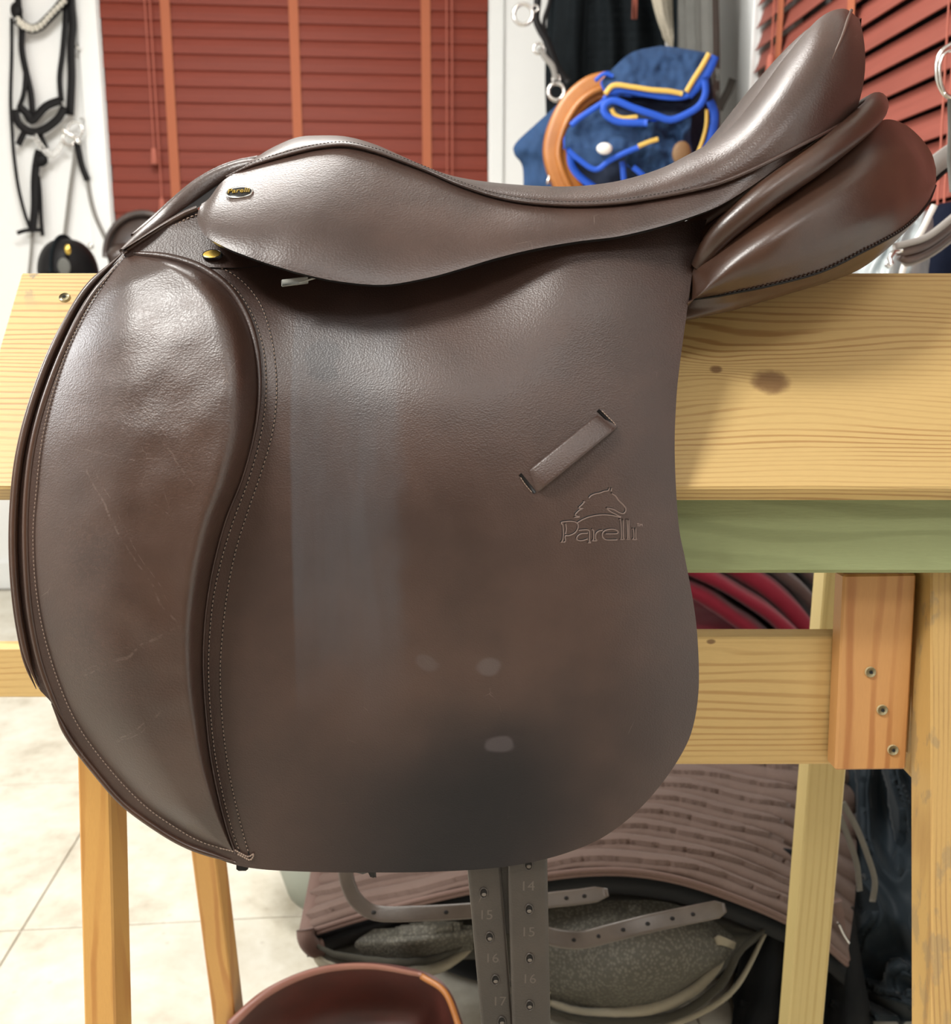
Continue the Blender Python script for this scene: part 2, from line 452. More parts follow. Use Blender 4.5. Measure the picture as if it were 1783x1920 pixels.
def wall_box(mb, a0, a1, z0, z1, fn, nrm, along, th=.12):
    p = (fn(a0, z0, 0) + fn(a1, z1, 0)) / 2 + nrm * (th / 2)
    mb.box(p, along, nrm, Z, (a1 - a0) / 2, th / 2, (z1 - z0) / 2)
def a_of(px, py): return (onback(px, py) - BP).dot(AX)
def b_of(px, py): return (onright(px, py) - RP).dot(AY)
wa0, wa1 = a_of(199, 200), a_of(916, 200)
cornerA = (RP + AY * 3.4 - BP).dot(AX)
wz0, wz1 = .78, 2.15
b = MB()
wall_box(b, -2.6, wa0, 0, 2.5, wallpt, AY, AX); wall_box(b, wa1, 1.1, 0, 2.5, wallpt, AY, AX)
wall_box(b, wa0, wa1, 0, wz0, wallpt, AY, AX); wall_box(b, wa0, wa1, wz1, 2.5, wallpt, AY, AX)
struct(b.build('wall_back', M['wall'], smooth=False, loc=tuple(BP)))
rb1 = b_of(1419, 150); rb0 = .15; rz0 = .97; rz1 = 2.2
b = MB()
wall_box(b, -1.7, rb0, 0, 2.5, rwallpt, AX, AY); wall_box(b, rb1, 3.7, 0, 2.5, rwallpt, AX, AY)
wall_box(b, rb0, rb1, 0, rz0, rwallpt, AX, AY); wall_box(b, rb0, rb1, rz1, 2.5, rwallpt, AX, AY)
struct(b.build('wall_right', M['wall'], smooth=False, loc=tuple(RP)))
b = MB(); b.box(Vector((-2.3, 1, 1.25)) , AX, AY, Z, .05, 3.2, 1.25); struct(b.build('wall_left', M['wall'], smooth=False))
b = MB(); b.box(Vector((-.6, -1.75, 1.25)), AX, AY, Z, 2.6, .05, 1.25); struct(b.build('wall_front', M['panelwall'], smooth=False))
b = MB(); b.box((-.6, 1.0, 2.53), X, Yv, Z, 2.7, 3.3, .03); struct(b.build('ceiling', M['ceil'], smooth=False))
# casings
b = MB()
for (a0, a1, z0, z1) in ((wa0 - .07, wa0 - .004, wz0 - .07, wz1 + .07), (wa1 + .004, wa1 + .05, wz0 - .07, wz1 + .07), (wa0, wa1, wz0 - .07, wz0 - .004), (wa0, wa1, wz1 + .004, wz1 + .07)):
    b.box((wallpt(a0, z0) + wallpt(a1, z1)) / 2 - AY * .008, AX, AY, Z, (a1 - a0) / 2, .008, (z1 - z0) / 2, bev=.003)
struct(b.build('trim_1', M['trim'], smooth=False, loc=tuple(BP)))
b = MB()
for (a0, a1, z0, z1) in ((rb1 + .004, rb1 + .10, rz0 - .06, rz1 + .06), (rb0, rb1, rz0 - .06, rz0 - .004), (rb0, rb1, rz1 + .004, rz1 + .06)):
    b.box((rwallpt(a0, z0) + rwallpt(a1, z1)) / 2 - AX * .008, AY, AX, Z, (a1 - a0) / 2, .008, (z1 - z0) / 2, bev=.003)
struct(b.build('trim_2', M['trim'], smooth=False, loc=tuple(RP)))
b = MB(); b.box(wallpt(-.75, .05, .008), AX, AY, Z, 1.75, .008, .05, bev=.003); struct(b.build('baseboard_back', M['trim'], smooth=False))
b = MB(); b.box(rwallpt(1.6, .05, .008), AY, AX, Z, 1.7, .008, .05, bev=.003); struct(b.build('baseboard_right', M['trim'], smooth=False))
# windows
glass = NT('dark_window_glass'); M['glass'] = glass.out((.02, .025, .03), .04)
def window(nm, fn, al, nr, a0, a1, z0, z1):
    b = MB()
    for (p0, p1, q0, q1) in ((a0, a0 + .05, z0, z1), (a1 - .05, a1, z0, z1), (a0 + .05, a1 - .05, z0, z0 + .05), (a0 + .05, a1 - .05, z1 - .05, z1)):
        b.box((fn(p0, q0) + fn(p1, q1)) / 2 + nr * .085, al, nr, Z, (p1 - p0) / 2, .02, (q1 - q0) / 2, bev=.003)
    w = struct(b.build(nm, M['trim'], smooth=False, loc=tuple(fn(a0, z0))))
    g = MB(); g.box((fn(a0 + .045, z0 + .045) + fn(a1 - .045, z1 - .045)) / 2 + nr * .09, al, nr, Z, (a1 - a0) / 2 - .045, .003, (z1 - z0) / 2 - .045)
    g.build('pane', M['glass'], w, smooth=False)
window('window_1', wallpt, AX, AY, wa0, wa1, wz0, wz1)
window('window_2', rwallpt, AY, AX, rb0, rb1, rz0, rz1)
# blinds
def slat_mat(name, c):
    t = NT(name); g = t.geo()
    n1 = t.noise(t.vmul(g, (.6, .6, 9)), 12, 3); 
    oi = t.n('ShaderNodeObjectInfo').outputs['Random']
    col = t.mix(n1, tuple(q * .8 for q in c), tuple(q * 1.15 for q in c))
    col = t.mix(t.m('MULTIPLY', oi, .3), col, tuple(q * .72 for q in c))
    return t.out(col, .55, t.bump(n1, .06, .001), **{'Specular IOR Level': .3})
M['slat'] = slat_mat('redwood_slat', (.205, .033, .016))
M['slat2'] = slat_mat('redwood_slat_lit', (.29, .080, .058))  # same slats as the other blind, with sheen put into a paler colour
M['tape'] = plain('rust_cloth_tape', (.40, .12, .055), .8, nscale=300, var=.1)
M['cord'] = plain('rust_cord', (.42, .12, .08), .7)
def blind(label, fn, al, nr, a0, a1, ztop, zbot, pitch, tilt, tapes, m, group, phase=0):
    t = thing('window_blind', label, 'blind', tuple(fn((a0 + a1) / 2, zbot)))
    n = int((ztop - zbot) / pitch); first = None
    hw = .0255; ct, st = math.cos(tilt), math.sin(tilt)
    # slat frame: al long, dirn = room edge low
    d = (nr * ct + Z * st); nn = al.cross(d).normalized()
    for i in range(n + 1):
        z = ztop - i * pitch + phase
        if first is None:
            q = MB(); L = (a1 - a0) / 2 - .002; g = []
            prof = [(-hw, 0), (-hw * .6, .0016), (0, .0024), (hw * .6, .0016), (hw, 0), (hw, -.0028), (hw * .6, -.0012), (0, -.0004), (-hw * .6, -.0012), (-hw, -.0028)]
            for s_ in (-1, 1): g.append([al * L * s_ + d * p[0] + nn * p[1] for p in prof])
            q.grid(g, closed_u=True); q.f.append(tuple(range(10))); q.m.append(0); q.f.append(tuple(reversed(range(10, 20)))); q.m.append(0)
            o = q.build('slat', m, smooth=False, loc=(0, 0, 0)); first = o
        else: o = first.copy(); C.objects.link(o)
        o.parent = t
        jit = (random.random() - .5) * .006
        o.location = fn((a0 + a1) / 2, z) - Vector(t['_org']) + al * jit
    for ta in tapes:
        q = MB(); off = hw * ct + .003
        q.box((fn(ta, ztop) + fn(ta, zbot)) / 2 - nr * (off + .0008), al, nr, Z, .0155, .0007, (ztop - zbot) / 2)
        q.build('ladder_tape', M['tape'], t, smooth=False)
    q = MB(); q.box(fn((a0 + a1) / 2, ztop + .04) , al, nr, Z, (a1 - a0) / 2 - .002, .028, .025, bev=.003); q.build('headrail', m, t, smooth=False)
    q = MB(); q.box(fn((a0 + a1) / 2, zbot - .03) , al, nr, Z, (a1 - a0) / 2 - .002, .026, .01, bev=.003); q.build('bottom_rail', m, t, smooth=False)
    return t
zb = .9
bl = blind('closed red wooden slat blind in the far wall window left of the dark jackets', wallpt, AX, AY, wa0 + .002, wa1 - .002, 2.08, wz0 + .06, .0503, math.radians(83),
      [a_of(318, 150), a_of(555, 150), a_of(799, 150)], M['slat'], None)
def cordset(parent, pts, rad, tass, mc='cord'):
    for a, b_ in pts: q = MB(); q.tube([a, (a + b_) / 2, b_], rad, 6); q.build('pull_cord', M[mc], parent)
    for c in tass:
        w = MB(); w.tube([c + Z * .02, c + Z * .012, c, c - Z * .03, c - Z * .034], [.004, .009, .010, .013, .009], 10); w.build('tassel', M['cord'], parent)
T1, T2 = onback(289, 288, .035), onback(304, 382, .035)
cordset(bl, [(T1 + Z * .9, T1), (T2 + Z * 1.1, T2), (onback(838, 20, .035) + Z * .5, onback(838, 330, .035)), (onback(848, 20, .035) + Z * .5, onback(848, 330, .035))], .0022, [T1, T2])
T3 = onright(1445, 118, .03)
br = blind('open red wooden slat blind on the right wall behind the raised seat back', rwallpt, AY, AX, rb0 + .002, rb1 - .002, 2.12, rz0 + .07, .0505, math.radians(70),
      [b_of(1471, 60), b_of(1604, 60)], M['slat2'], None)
cordset(br, [(T3 + Z * .7, T3), (onright(1762, 20, .03) + Z * .4, onright(1750, 515, .03)), (onright(1775, 20, .03) + Z * .4, onright(1762, 515, .03))], .0018, [T3])

# ================================================================ RACK
RY = .742          # ridge / mid plane
M['w_board'] = wood('pine_board', (.63, .44, .175), (.30, .135, .035), 'X', 300,
    knots=[(U(1424, 712, .70).x, U(1424, 712, .70).z, .030, .016), (U(1330, 690, .70).x, U(1330, 690, .70).z, .010, .010), (U(600, 700, .7).x, U(600, 700, .7).z, .02, .014)], wob=.010, dark=.62,
    patches=(U(100, 590, .73).z, U(100, 520, .735).z, U(60, 520, .735).x, U(150, 520, .735).x))
M['w_green'] = wood('green_treated_timber', (.33, .375, .185), (.13, .15, .06), 'X', 45, dark=.3, rough=.8, wob=.03, rel=.9)
M['w_rail'] = wood('pine_rail', (.72, .50, .20), (.40, .20, .06), 'X', 150, knots=[(U(1336, 1207, .71).x, U(1336, 1207, .71).z, .008, .008)], wob=.012, dark=.6)
M['w_post'] = wood('orange_pine_post', (.60, .31, .11), (.36, .13, .035), 'Z', 80, wob=.012, dark=.7)
M['w_leg'] = wood('pine_leg', (.60, .38, .13), (.30, .15, .05), 'Z', 250, wob=.006, dark=.5, patches=(.3, .5, -9, 9))
M['w_legL'] = wood('amber_pine_leg', (.66, .36, .10), (.40, .15, .03), 'Z', 70, wob=.014, dark=.6)
M['w_pale'] = wood('pale_pine_leg', (.66, .52, .22), (.42, .28, .09), 'Z', 120, wob=.006, dark=.5)
rack = thing('saddle_rack', 'long pine saddle rack with a roof shaped top and splayed legs under the brown saddle', 'saddle rack', (0, RY, 0))
P0 = U(891, 510, .738); P1 = U(891, 915, .620)        # board top and bottom (front face, mid)
dn = Vector((0, P1.y - P0.y, P1.z - P0.z)); bl_ = dn.length; dn.normalize()
nrm = Vector((0, dn.z, -dn.y));
if nrm.y > 0: nrm = -nrm
bx0, bx1 = -.341, .52
def board(mirror, name='board'):
    q = MB(); th = .018
    q.box(P0 + dn * bl_ / 2 - nrm * th / 2 + X * ((bx0 + bx1) / 2), X, nrm, dn, (bx1 - bx0) / 2, th / 2, bl_ / 2, bev=.0015)
    if mirror:
        for v in q.v: v.y = 2 * RY - v.y + .002
        q.f = [tuple(reversed(f)) for f in q.f]
    return q.build(name, M['w_board'], rack, smooth=False)
board(False); board(True)
def strip(p_from, p_to, wx, wy, name, mat, refx=X, bev=.0015):
    """timber from point to point (centres), wx along refx, wy the other way"""
    p0, p1 = Vector(p_from), Vector(p_to); d = (p1 - p0); L = d.length; d.normalize()
    rx = (refx - d * refx.dot(d)).normalized(); ry = d.cross(rx)
    q = MB(); q.box((p0 + p1) / 2, rx, ry, d, wx / 2, wy / 2, L / 2, bev=bev)
    return q.build(name, M[mat], rack, smooth=False)
gz0, gz1 = U(1500, 1076, .655).z, U(1500, 944, .640).z
q = MB(); q.box(Vector(((-.29 + bx1) / 2, .655 + .0225, (gz0 + gz1 + .006) / 2)), X, Yv, Z, (bx1 + .29) / 2, .0225, (gz1 + .006 - gz0) / 2, bev=.003)
q.build('beam', M['w_green'], rack, smooth=False)
q = MB(); q.box(Vector(((-.29 + bx1) / 2, 2 * RY - .655 - .0225, (gz0 + gz1 + .006) / 2)), X, Yv, Z, (bx1 + .29) / 2, .0225, (gz1 + .006 - gz0) / 2, bev=.003)
q.build('beam', M['w_green'], rack, smooth=False)
# left trestle, front and rear leg
def legpts(px0, py0, Y0_, px1, py1, Y1_, ztop, wx, wy, name, mat, sx=1):
    a, b_ = U(px0, py0, Y0_), U(px1, py1, Y1_)
    d = (b_ - a) / (b_.z - a.z)
    top = a + d * (ztop - a.z); bot = a + d * (0.0 - a.z)
    off = Vector((sx * wx / 2, wy / 2, 0))
    return strip(top + off, bot + off + Vector((0, 0, .004)), wx, wy, name, mat)
legpts(145, 1420, .66, 158, 1920, .632, gz0 + .03, .0238, .034, 'leg', 'w_legL')
legpts(358, 1600, .903, 400, 1920, .942, gz0 + .03, .0255, .034, 'leg', 'w_legL')
legpts(1745, 1080, .69, 1746, 1920, .625, gz0 + .0, .035, .034, 'leg', 'w_leg')
legpts(1545, 1090, .90, 1478, 1920, .905, gz0 + .03, .038, .030, 'leg', 'w_pale')
# cross rails
q = MB(); a = U(1450, 1195, .715); c = U(1450, 1434, .715)
q.box(Vector(((-.262 + .30) / 2, .715 + .011, (a.z + c.z) / 2)), X, Yv, Z, (.30 + .262) / 2, .011, (a.z - c.z) / 2, bev=.0015); q.build('rail', M['w_rail'], rack, smooth=False)
q = MB(); a = U(40, 1215, .885); c = U(40, 1308, .885)
q.box(Vector(((-.62 + .32) / 2, .885 + .011, (a.z + c.z) / 2)), X, Yv, Z, (.32 + .62) / 2, .011, (a.z - c.z) / 2, bev=.0015); q.build('rail', M['w_rail'], rack, smooth=False)
# post with screws and the piece behind it
pa, pb = U(1650, 1078, .700), U(1632, 1445, .692)
strip(pa + Vector((0, .009, 0)), pb + Vector((0, .009, 0)), .0555, .018, 'post', 'w_post', bev=.0016)
strip(pa + Vector((.013, .030, 0)), pb + Vector((.012, .030, .004)), .053, .022, 'post', 'w_leg')
# diagonal brace
c0, c1 = U(1650, 1238, .742), U(1850, 1462, .742)
strip(c0 + (c0 - c1) * .3, c1 + (c1 - c0) * .6, .090, .018, 'brace', 'w_leg', refx=Vector((.7, 0, .7)))
def screw(p, n, r=.0038, parent=rack):
    n = Vector(n).normalized(); q = MB()
    q.tube([p - n * .002, p + n * .0008, p + n * .0012], [r * 1.0, r, r * .9], 16, cap=True)
    s_ = q.build('screw', M['brass2'], parent)
    w = MB(); e1 = n.orthogonal().normalized(); e2 = n.cross(e1)
    for k in range(3):
        a = math.pi * k / 3; d = e1 * math.cos(a) + e2 * math.sin(a)
        w.box(p + n * .0013, d, n.cross(d), n, r * .30, r * .10, .0003)
    w.build('socket', M['blackgloss'], s_, smooth=False)
M['brass2'] = plain('zinc_yellow_screw', (.52, .45, .27), .35, .25)
for (px, py) in ((1632, 1260), (1654, 1331), (1674, 1406)):
    yy = .700 + (.692 - .700) * (py - 1078) / 367.
    screw(U(px, py, yy - .0006), (0, -1, .1), .0042)
tt = (U(122, 565, .7).z - P0.z) / dn.z
pS = P0 + dn * (bl_ * .135); pS.x = U(122, 565, pS.y).x; screw(pS + nrm * .0003, nrm, .0042)
pS = P0 + dn * (bl_ * .135); pS.x = .47; screw(pS + nrm * .0003, nrm, .0042)
# ================================================================ MAIN SADDLE
M['barm'] = plain('dull_grey_metal', (.33, .33, .30), .45)
M['emboss_highlight2'] = plain('worn_welt_leather', (.10, .062, .048), .4)
saddle = thing('saddle', 'large chocolate brown leather riding saddle sitting on the pine rack', 'saddle', (0.0, RY, U(891, 1630, .6).z))
def interp(tab, x):
    if x <= tab[0][0]: return tab[0][1]
    for (a, b_), (c, d) in zip(tab, tab[1:]):
        if x <= c:
            t = (x - a) / (c - a); t = t * t * (3 - 2 * t) * .5 + t * .5
            return b_ + (d - b_) * t
    return tab[-1][1]
YT = [(330, .690), (420, .682), (500, .664), (600, .638), (700, .619), (800, .609), (1000, .599), (1300, .592), (1640, .590)]
YO = [(330, .668), (420, .656), (600, .628), (800, .609), (1000, .599), (1300, .592), (1640, .590)]
def table(T):
    c = cr([(a, b * 1e4) for a, b in T], 400); 
    def f(x):
        lo, hi = 0, 399
        if x <= c[0][0]: return c[0][1] / 1e4
        if x >= c[-1][0]: return c[-1][1] / 1e4
        while hi - lo > 1:
            m = (lo + hi) // 2
            if c[m][0] <= x: lo = m
            else: hi = m
        t = (x - c[lo][0]) / max(1e-9, c[hi][0] - c[lo][0]); return (c[lo][1] + (c[hi][1] - c[lo][1]) * t) / 1e4
    return f
fYT, fYO = table(YT), table(YO)
def sst(x, a, b):
    t = min(1, max(0, (x - a) / (b - a))); return t * t * (3 - 2 * t)
def Yf(px, py):
    k = sst(px, 400, 540) * (1 - sst(px, 850, 1080))
    y = fYT(py) * k + fYO(py) * (1 - k)
    y += .005 * max(0, (330 - px) / 300) ** 2
    y += .014 * max(0, (px - 1120) / 190) ** 2
    y -= .012 * math.exp(-((px - 870) / 260) ** 2 - ((py - 880) / 330) ** 2)
    y += .004 * math.exp(-((px - 640) / 110) ** 2) * sst(py, 540, 760)
    y -= .006 * math.exp(-((px - 1130) / 160) ** 2 - ((py - 520) / 120) ** 2)
    return y
def onflap(px, py, off=0.0): return U(px, py, Yf(px, py) - off)
# --- flap
LB = [(232, 478), (165, 555), (115, 650), (75, 755), (52, 850), (42, 950), (42, 1050), (50, 1150), (68, 1240), (97, 1320), (130, 1385), (180, 1452), (233, 1512), (300, 1560), (350, 1588), (400, 1607), (443, 1622), (490, 1630), (560, 1634), (640, 1636), (700, 1636)]
RB = [(1325, 412), (1312, 455), (1300, 500), (1290, 570), (1275, 680), (1268, 750), (1265, 850), (1272, 980), (1285, 1050), (1300, 1130), (1308, 1200), (1310, 1290), (1300, 1360), (1280, 1410), (1240, 1470), (1190, 1525), (1130, 1570), (1060, 1600), (980, 1620), (900, 1630), (800, 1635), (745, 1636)]
def ruled(A, B, nv, nu, yfun, eps=0):
    a = cr(A, nv); b_ = cr(B, nv); g = []
    for i in range(nv):
        r = []
        for j in range(nu):
            t = j / (nu - 1); p = lerp(a[i], b_[i], t)
            r.append(U(p[0], p[1], yfun(p[0], p[1]) - eps))
        g.append(r)
    return g
# top edge bends upward under the skirt: rows are ruled, first row follows the front edge
q = MB(); q.shell(ruled(LB, RB, 150, 110, Yf), .0042)
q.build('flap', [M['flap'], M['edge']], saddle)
# upper flap triangle above the knee roll (between front edge and skirt)
TOPA = [(232, 477), (268, 452), (310, 425), (345, 406), (372, 394), (400, 384), (450, 372), (520, 360)]
TOPB = [(232, 479), (300, 488), (380, 500), (470, 500), (560, 480), (650, 470), (760, 455), (900, 440)]
def Ytri(px, py): return Yf(px, py) - .0015
q = MB(); q.shell(ruled([TOPA[0], TOPB[0]], [TOPA[-1], TOPB[-1]], 2, 2, Ytri) if False else [[U(a[0], a[1], Ytri(a[0], a[1]) + .006 * max(0, (430 - a[1]) / 60)) for a in [lerp(pa_, pb_, k / 14) for k in range(15)]] for pa_, pb_ in zip(cr(TOPA, 40), cr(TOPB, 40))], .003)
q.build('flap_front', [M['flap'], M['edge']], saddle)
# --- sweat flap behind
LS = [(226, 476), (155, 550), (102, 648), (62, 752), (37, 850), (26, 950), (25, 1050), (34, 1150), (52, 1240), (72, 1290), (104, 1326), (150, 1400), (220, 1480), (330, 1560), (440, 1612), (560, 1622), (700, 1624)]
RS = [(1300, 470), (1285, 570), (1262, 700), (1255, 850), (1262, 980), (1290, 1130), (1298, 1290), (1270, 1405), (1180, 1520), (1050, 1595), (880, 1620), (745, 1624)]
q = MB(); q.shell(ruled(LS, RS, 90, 50, lambda x, y: Yf(x, y) + .0085), .004)
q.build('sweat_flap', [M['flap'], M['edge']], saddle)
def pathY(pts, n, off=0, fn=None):
    fn = fn or Yf
    return [U(p[0], p[1], fn(p[0], p[1]) - off) for p in cr(pts, n)]
# rolled piping of sweat flap and flap front edge
for (pts, r, of, nm) in (([(p[0] + 2, p[1]) for p in LS[:10]], .0024, -.0065, 'sweat_flap_piping'), ([(p[0] + 8, p[1]) for p in LB[:11]], .0022, -.0008, 'flap_piping'), ([(p[0] - 4, p[1] + 2) for p in LS[1:10]], .0016, -.0110, 'sweat_flap_piping')):
    q = MB(); q.tube(pathY(pts, 120, of), [r * min(1, .15 + i / 12, .15 + (119 - i) / 12) for i in range(120)], 8); q.build(nm, M['panel'], saddle)
q = MB(); q.tube(pathY([(97, 1319), (130, 1383), (180, 1449), (233, 1508), (300, 1557), (350, 1585), (400, 1603), (443, 1617)], 60, .0004), [.0021 * min(1, .2 + i / 8, .2 + (59 - i) / 8) for i in range(60)], 8); q.build('flap_piping', M['panel'], saddle)
# --- knee roll block
BL = [(236, 480), (205, 520), (168, 578), (130, 655), (102, 740), (82, 830), (72, 920), (66, 1000), (70, 1090), (84, 1180), (112, 1275), (150, 1360), (208, 1440), (272, 1508), (330, 1550), (380, 1578), (425, 1592), (436, 1598)]
BR = [(250, 478), (320, 487), (378, 508), (425, 543), (458, 590), (476, 645), (483, 705), (481, 765), (470, 830), (450, 900), (422, 970), (402, 1040), (388, 1110), (380, 1180), (378, 1255), (383, 1340), (392, 1420), (408, 1500), (424, 1560), (438, 1600)]
a_, b2 = cr(BL, 140), cr(BR, 140); g = []
for i in range(140):
    r = []; v = i / 139
    wdt = math.dist(a_[i], b2[i]) / 400.
    for j in range(70):
        t = j / 69; p = lerp(a_[i], b2[i], t)
        bul = .007 + .021 * math.sin(math.pi * min(1, v * 1.0)) ** .6
        left = 1 - (1 - min(1, t / .46)) ** 2.0; right = 1 - (1 - min(1, (1 - t) / .16)) ** 2.4
        h = bul * (left * right) * (.72 + .28 * t)
        h *= min(1, (v / .07)) ** .6 * min(1, (1 - v) / .08) ** .7
        h += .0008 * noise.noise(Vector((p[0] / 70, p[1] / 60, 3))) * left * right
        r.append(U(p[0], p[1], Yf(p[0], p[1]) - .0006 - h))
    g.append(r)
q = MB(); q.grid(g); q.build('knee_block', M['block'], saddle)
# welt along the block's rear edge
q = MB(); q.tube(pathY([(BR[k][0] + (3 if k > 1 else 0), BR[k][1] - (3 if k < 4 else 0)) for k in range(len(BR))], 160, .0012), [.0006 + .0024 * max(0, math.sin(math.pi * min(1, (i / 159) ** .5 * 1.6))) for i in range(160)], 8); q.build('block_welt', M['leather'], saddle)
# --- stitch rows
def stitches(path, step, name, mat='thread', rad=.00032, parent=saddle, ln=.62, drop=None):
    L = [0]
    for i in range(1, len(path)): L.append(L[-1] + (path[i] - path[i - 1]).length)
    q = MB(); s = 0; j = 0
    def at(s_):
        k = 0
        while k < len(L) - 2 and L[k + 1] < s_: k += 1
        return path[k].lerp(path[k + 1], (s_ - L[k]) / max(1e-9, L[k + 1] - L[k]))
    while s + step < L[-1]:
        a, b_ = at(s), at(s + step * ln); m_ = (a + b_) / 2 + Vector((0, -rad * .7, 0))
        q.tube([a, a.lerp(m_, .6), m_, b_.lerp(m_, .6), b_], [rad * .5, rad, rad * 1.1, rad, rad * .5], 5)
        s += step
    o = q.build(name, M[mat], parent); o['kind'] = 'stuff'; return o
R1 = [(285, 482), (340, 487), (392, 505), (440, 540), (472, 588), (492, 645), (499, 705), (497, 765), (486, 830), (466, 900), (440, 970), (418, 1040), (402, 1110), (394, 1180), (391, 1255), (395, 1340), (404, 1420), (420, 1500), (438, 1565), (450, 1598)]
R2 = [(340, 484), (400, 497), (448, 522), (487, 568), (508, 630), (517, 690), (518, 750), (510, 815), (490, 885), (466, 955), (444, 1025), (428, 1100), (418, 1180), (413, 1255), (416, 1340), (425, 1420), (438, 1490), (455, 1560), (468, 1605)]
R3 = [(BL[k][0] - 4, BL[k][1]) for k in range(len(BL) - 1)]
for k, rr in enumerate((R1, R2)):
    stitches(pathY(rr, 300, .0004), .0030, 'stitching')
    q = MB(); q.tube(pathY(rr, 200, -.0002), .0006, 5); q.build('stitch_groove', M['edge'], saddle)
stitches(pathY(R3, 300, .0008), .0027, 'stitching')
stitches(pathY([(440, 1593), (452, 1600), (466, 1606), (476, 1600), (470, 1612), (456, 1606), (444, 1600)], 60, .0008), .0016, 'stitching', rad=.0006, ln=.9)
stitches(pathY([(412, 1590), (430, 1594), (444, 1598)], 20, .001), .002, 'stitching', rad=.0005, ln=.9)
TOPF = [(236, 470), (270, 447), (312, 420), (346, 401), (370, 391)]
q = MB(); q.tube([U(p[0], p[1], Yf(p[0], p[1]) - .001) for p in cr(TOPF, 60)], [.0019 * min(1, .4 + i / 6) for i in range(60)], 8); q.build('flap_top_piping', M['panel'], saddle)
stitches([U(p[0] + 5, p[1] + 9, Yf(p[0], p[1]) - .0012) for p in cr(TOPF, 120)], .0030, 'stitching', rad=.0005)
# --- little tag at the flap's lower front corner
q = MB(); q.shell([[U(443 + 22 * j / 5, 1618 + i * 5 - (3 if i == 3 and j in (0, 5) else 0), .5965) for j in range(6)] for i in range(4)], .003); q.build('strap_tab', M['edge'], saddle)
# --- pommel: gullet lining and far rim
rows = [[(228, 470, .640), (300, 425, .650), (372, 388, .668), (420, 345, .688), (465, 318, .70), (520, 295, .705)],
        [(232, 466, .660), (300, 424, .69), (362, 386, .715), (410, 350, .73), (455, 322, .735), (520, 290, .735)],
        [(236, 462, .700), (302, 419, .74), (358, 378, .760), (406, 346, .765), (450, 322, .76), (520, 285, .75)]]
q = MB(); q.grid(loft(rows, 50, 16)); q.build('gullet_lining', M['dark'], saddle)
rim = [(228, 472, .642), (262, 447, .690), (300, 420, .725), (335, 392, .745), (375, 360, .757), (416, 334, .762), (451, 318, .762), (490, 306, .757)]
pr = cr(rim, 80); q = MB(); q.tube([U(p[0], p[1] - 1, p[2]) for p in pr], [.0014 + .0070 * math.sin(math.pi * min(1, i / 79 * .9)) for i in range(80)], 12); q.build('pommel_rim', M['leather'], saddle)
q = MB(); q.tube([U(p[0] - 5 + 3 * i / 80, p[1] - 12, p[2] + .012) for i, p in enumerate(pr[8:])], [.0012 + .004 * math.sin(math.pi * min(1, i / 71)) for i in range(72)], 10); q.build('pommel_rim', M['leather'], saddle)
# --- seat
SE = [(425, 332, .690), (460, 314, .690), (493, 302, .690), (545, 287, .690), (597, 275, .690), (649, 271, .689), (701, 282, .687), (750, 299, .684), (800, 318, .680), (860, 344, .672), (930, 367, .664), (1000, 379, .656), (1080, 383, .650), (1160, 379, .645), (1240, 367, .641), (1300, 355, .638), (1350, 342, .636), (1400, 322, .634), (1450, 298, .634), (1500, 272, .637), (1540, 252, .644), (1573, 234, .655), (1600, 220, .670)]
SI = [(445, 322, .735), (475, 299, .737), (510, 277, .738), (555, 258, .738), (597, 254, .738), (649, 256, .736), (701, 270, .732), (750, 291, .728), (800, 313, .722), (850, 330, .712), (915, 341, .705), (1000, 348, .700), (1080, 349, .697), (1160, 339, .694), (1235, 317, .690), (1290, 290, .690), (1340, 262, .694), (1385, 224, .700), (1432, 165, .706), (1480, 98, .715), (1535, 35, .725), (1580, 16, .735), (1610, 34, .742)]
nu = 160
s1 = cr(SE, nu, False); s2 = cr(SI, nu, False); g = []
for k in range(31):
    s = k / 22
    r = []
    for j in range(nu):
        a, c = s1[j], s2[j]; u = j / (nu - 1)
        if s <= 1:
            e = math.sin(s * math.pi / 2); f = 1 - math.cos(s * math.pi / 2)
            px = a[0] + (c[0] - a[0]) * e; py = a[1] + (c[1] - a[1]) * e; y = a[2] + (c[2] - a[2]) * f
            # cantle: full round outer cheek
            ck = max(0, (u - .68) / .32)
            y -= .012 * ck * math.sin(math.pi * s) ** 1.2
            px += 17 * ck ** 3 * math.sin(math.pi * e) ** .8
            r.append(U(px, py, y))
        else:
            t = (s - 1) / (8 / 22); p = U(c[0], c[1], c[2]); yy = c[2] + (RY - c[2]) * t
            dip = .006 * t * t
            r.append(Vector((p.x, yy, p.z - dip)))
    g.append(r)
q = MB(); q.grid(g)
q.grid([[r[-1].lerp(Vector((r[-1].x + .004 * math.sin(math.pi * t / 4), RY, r[-1].z)), t / 4) for t in range(5)] for r in g], flip=True)
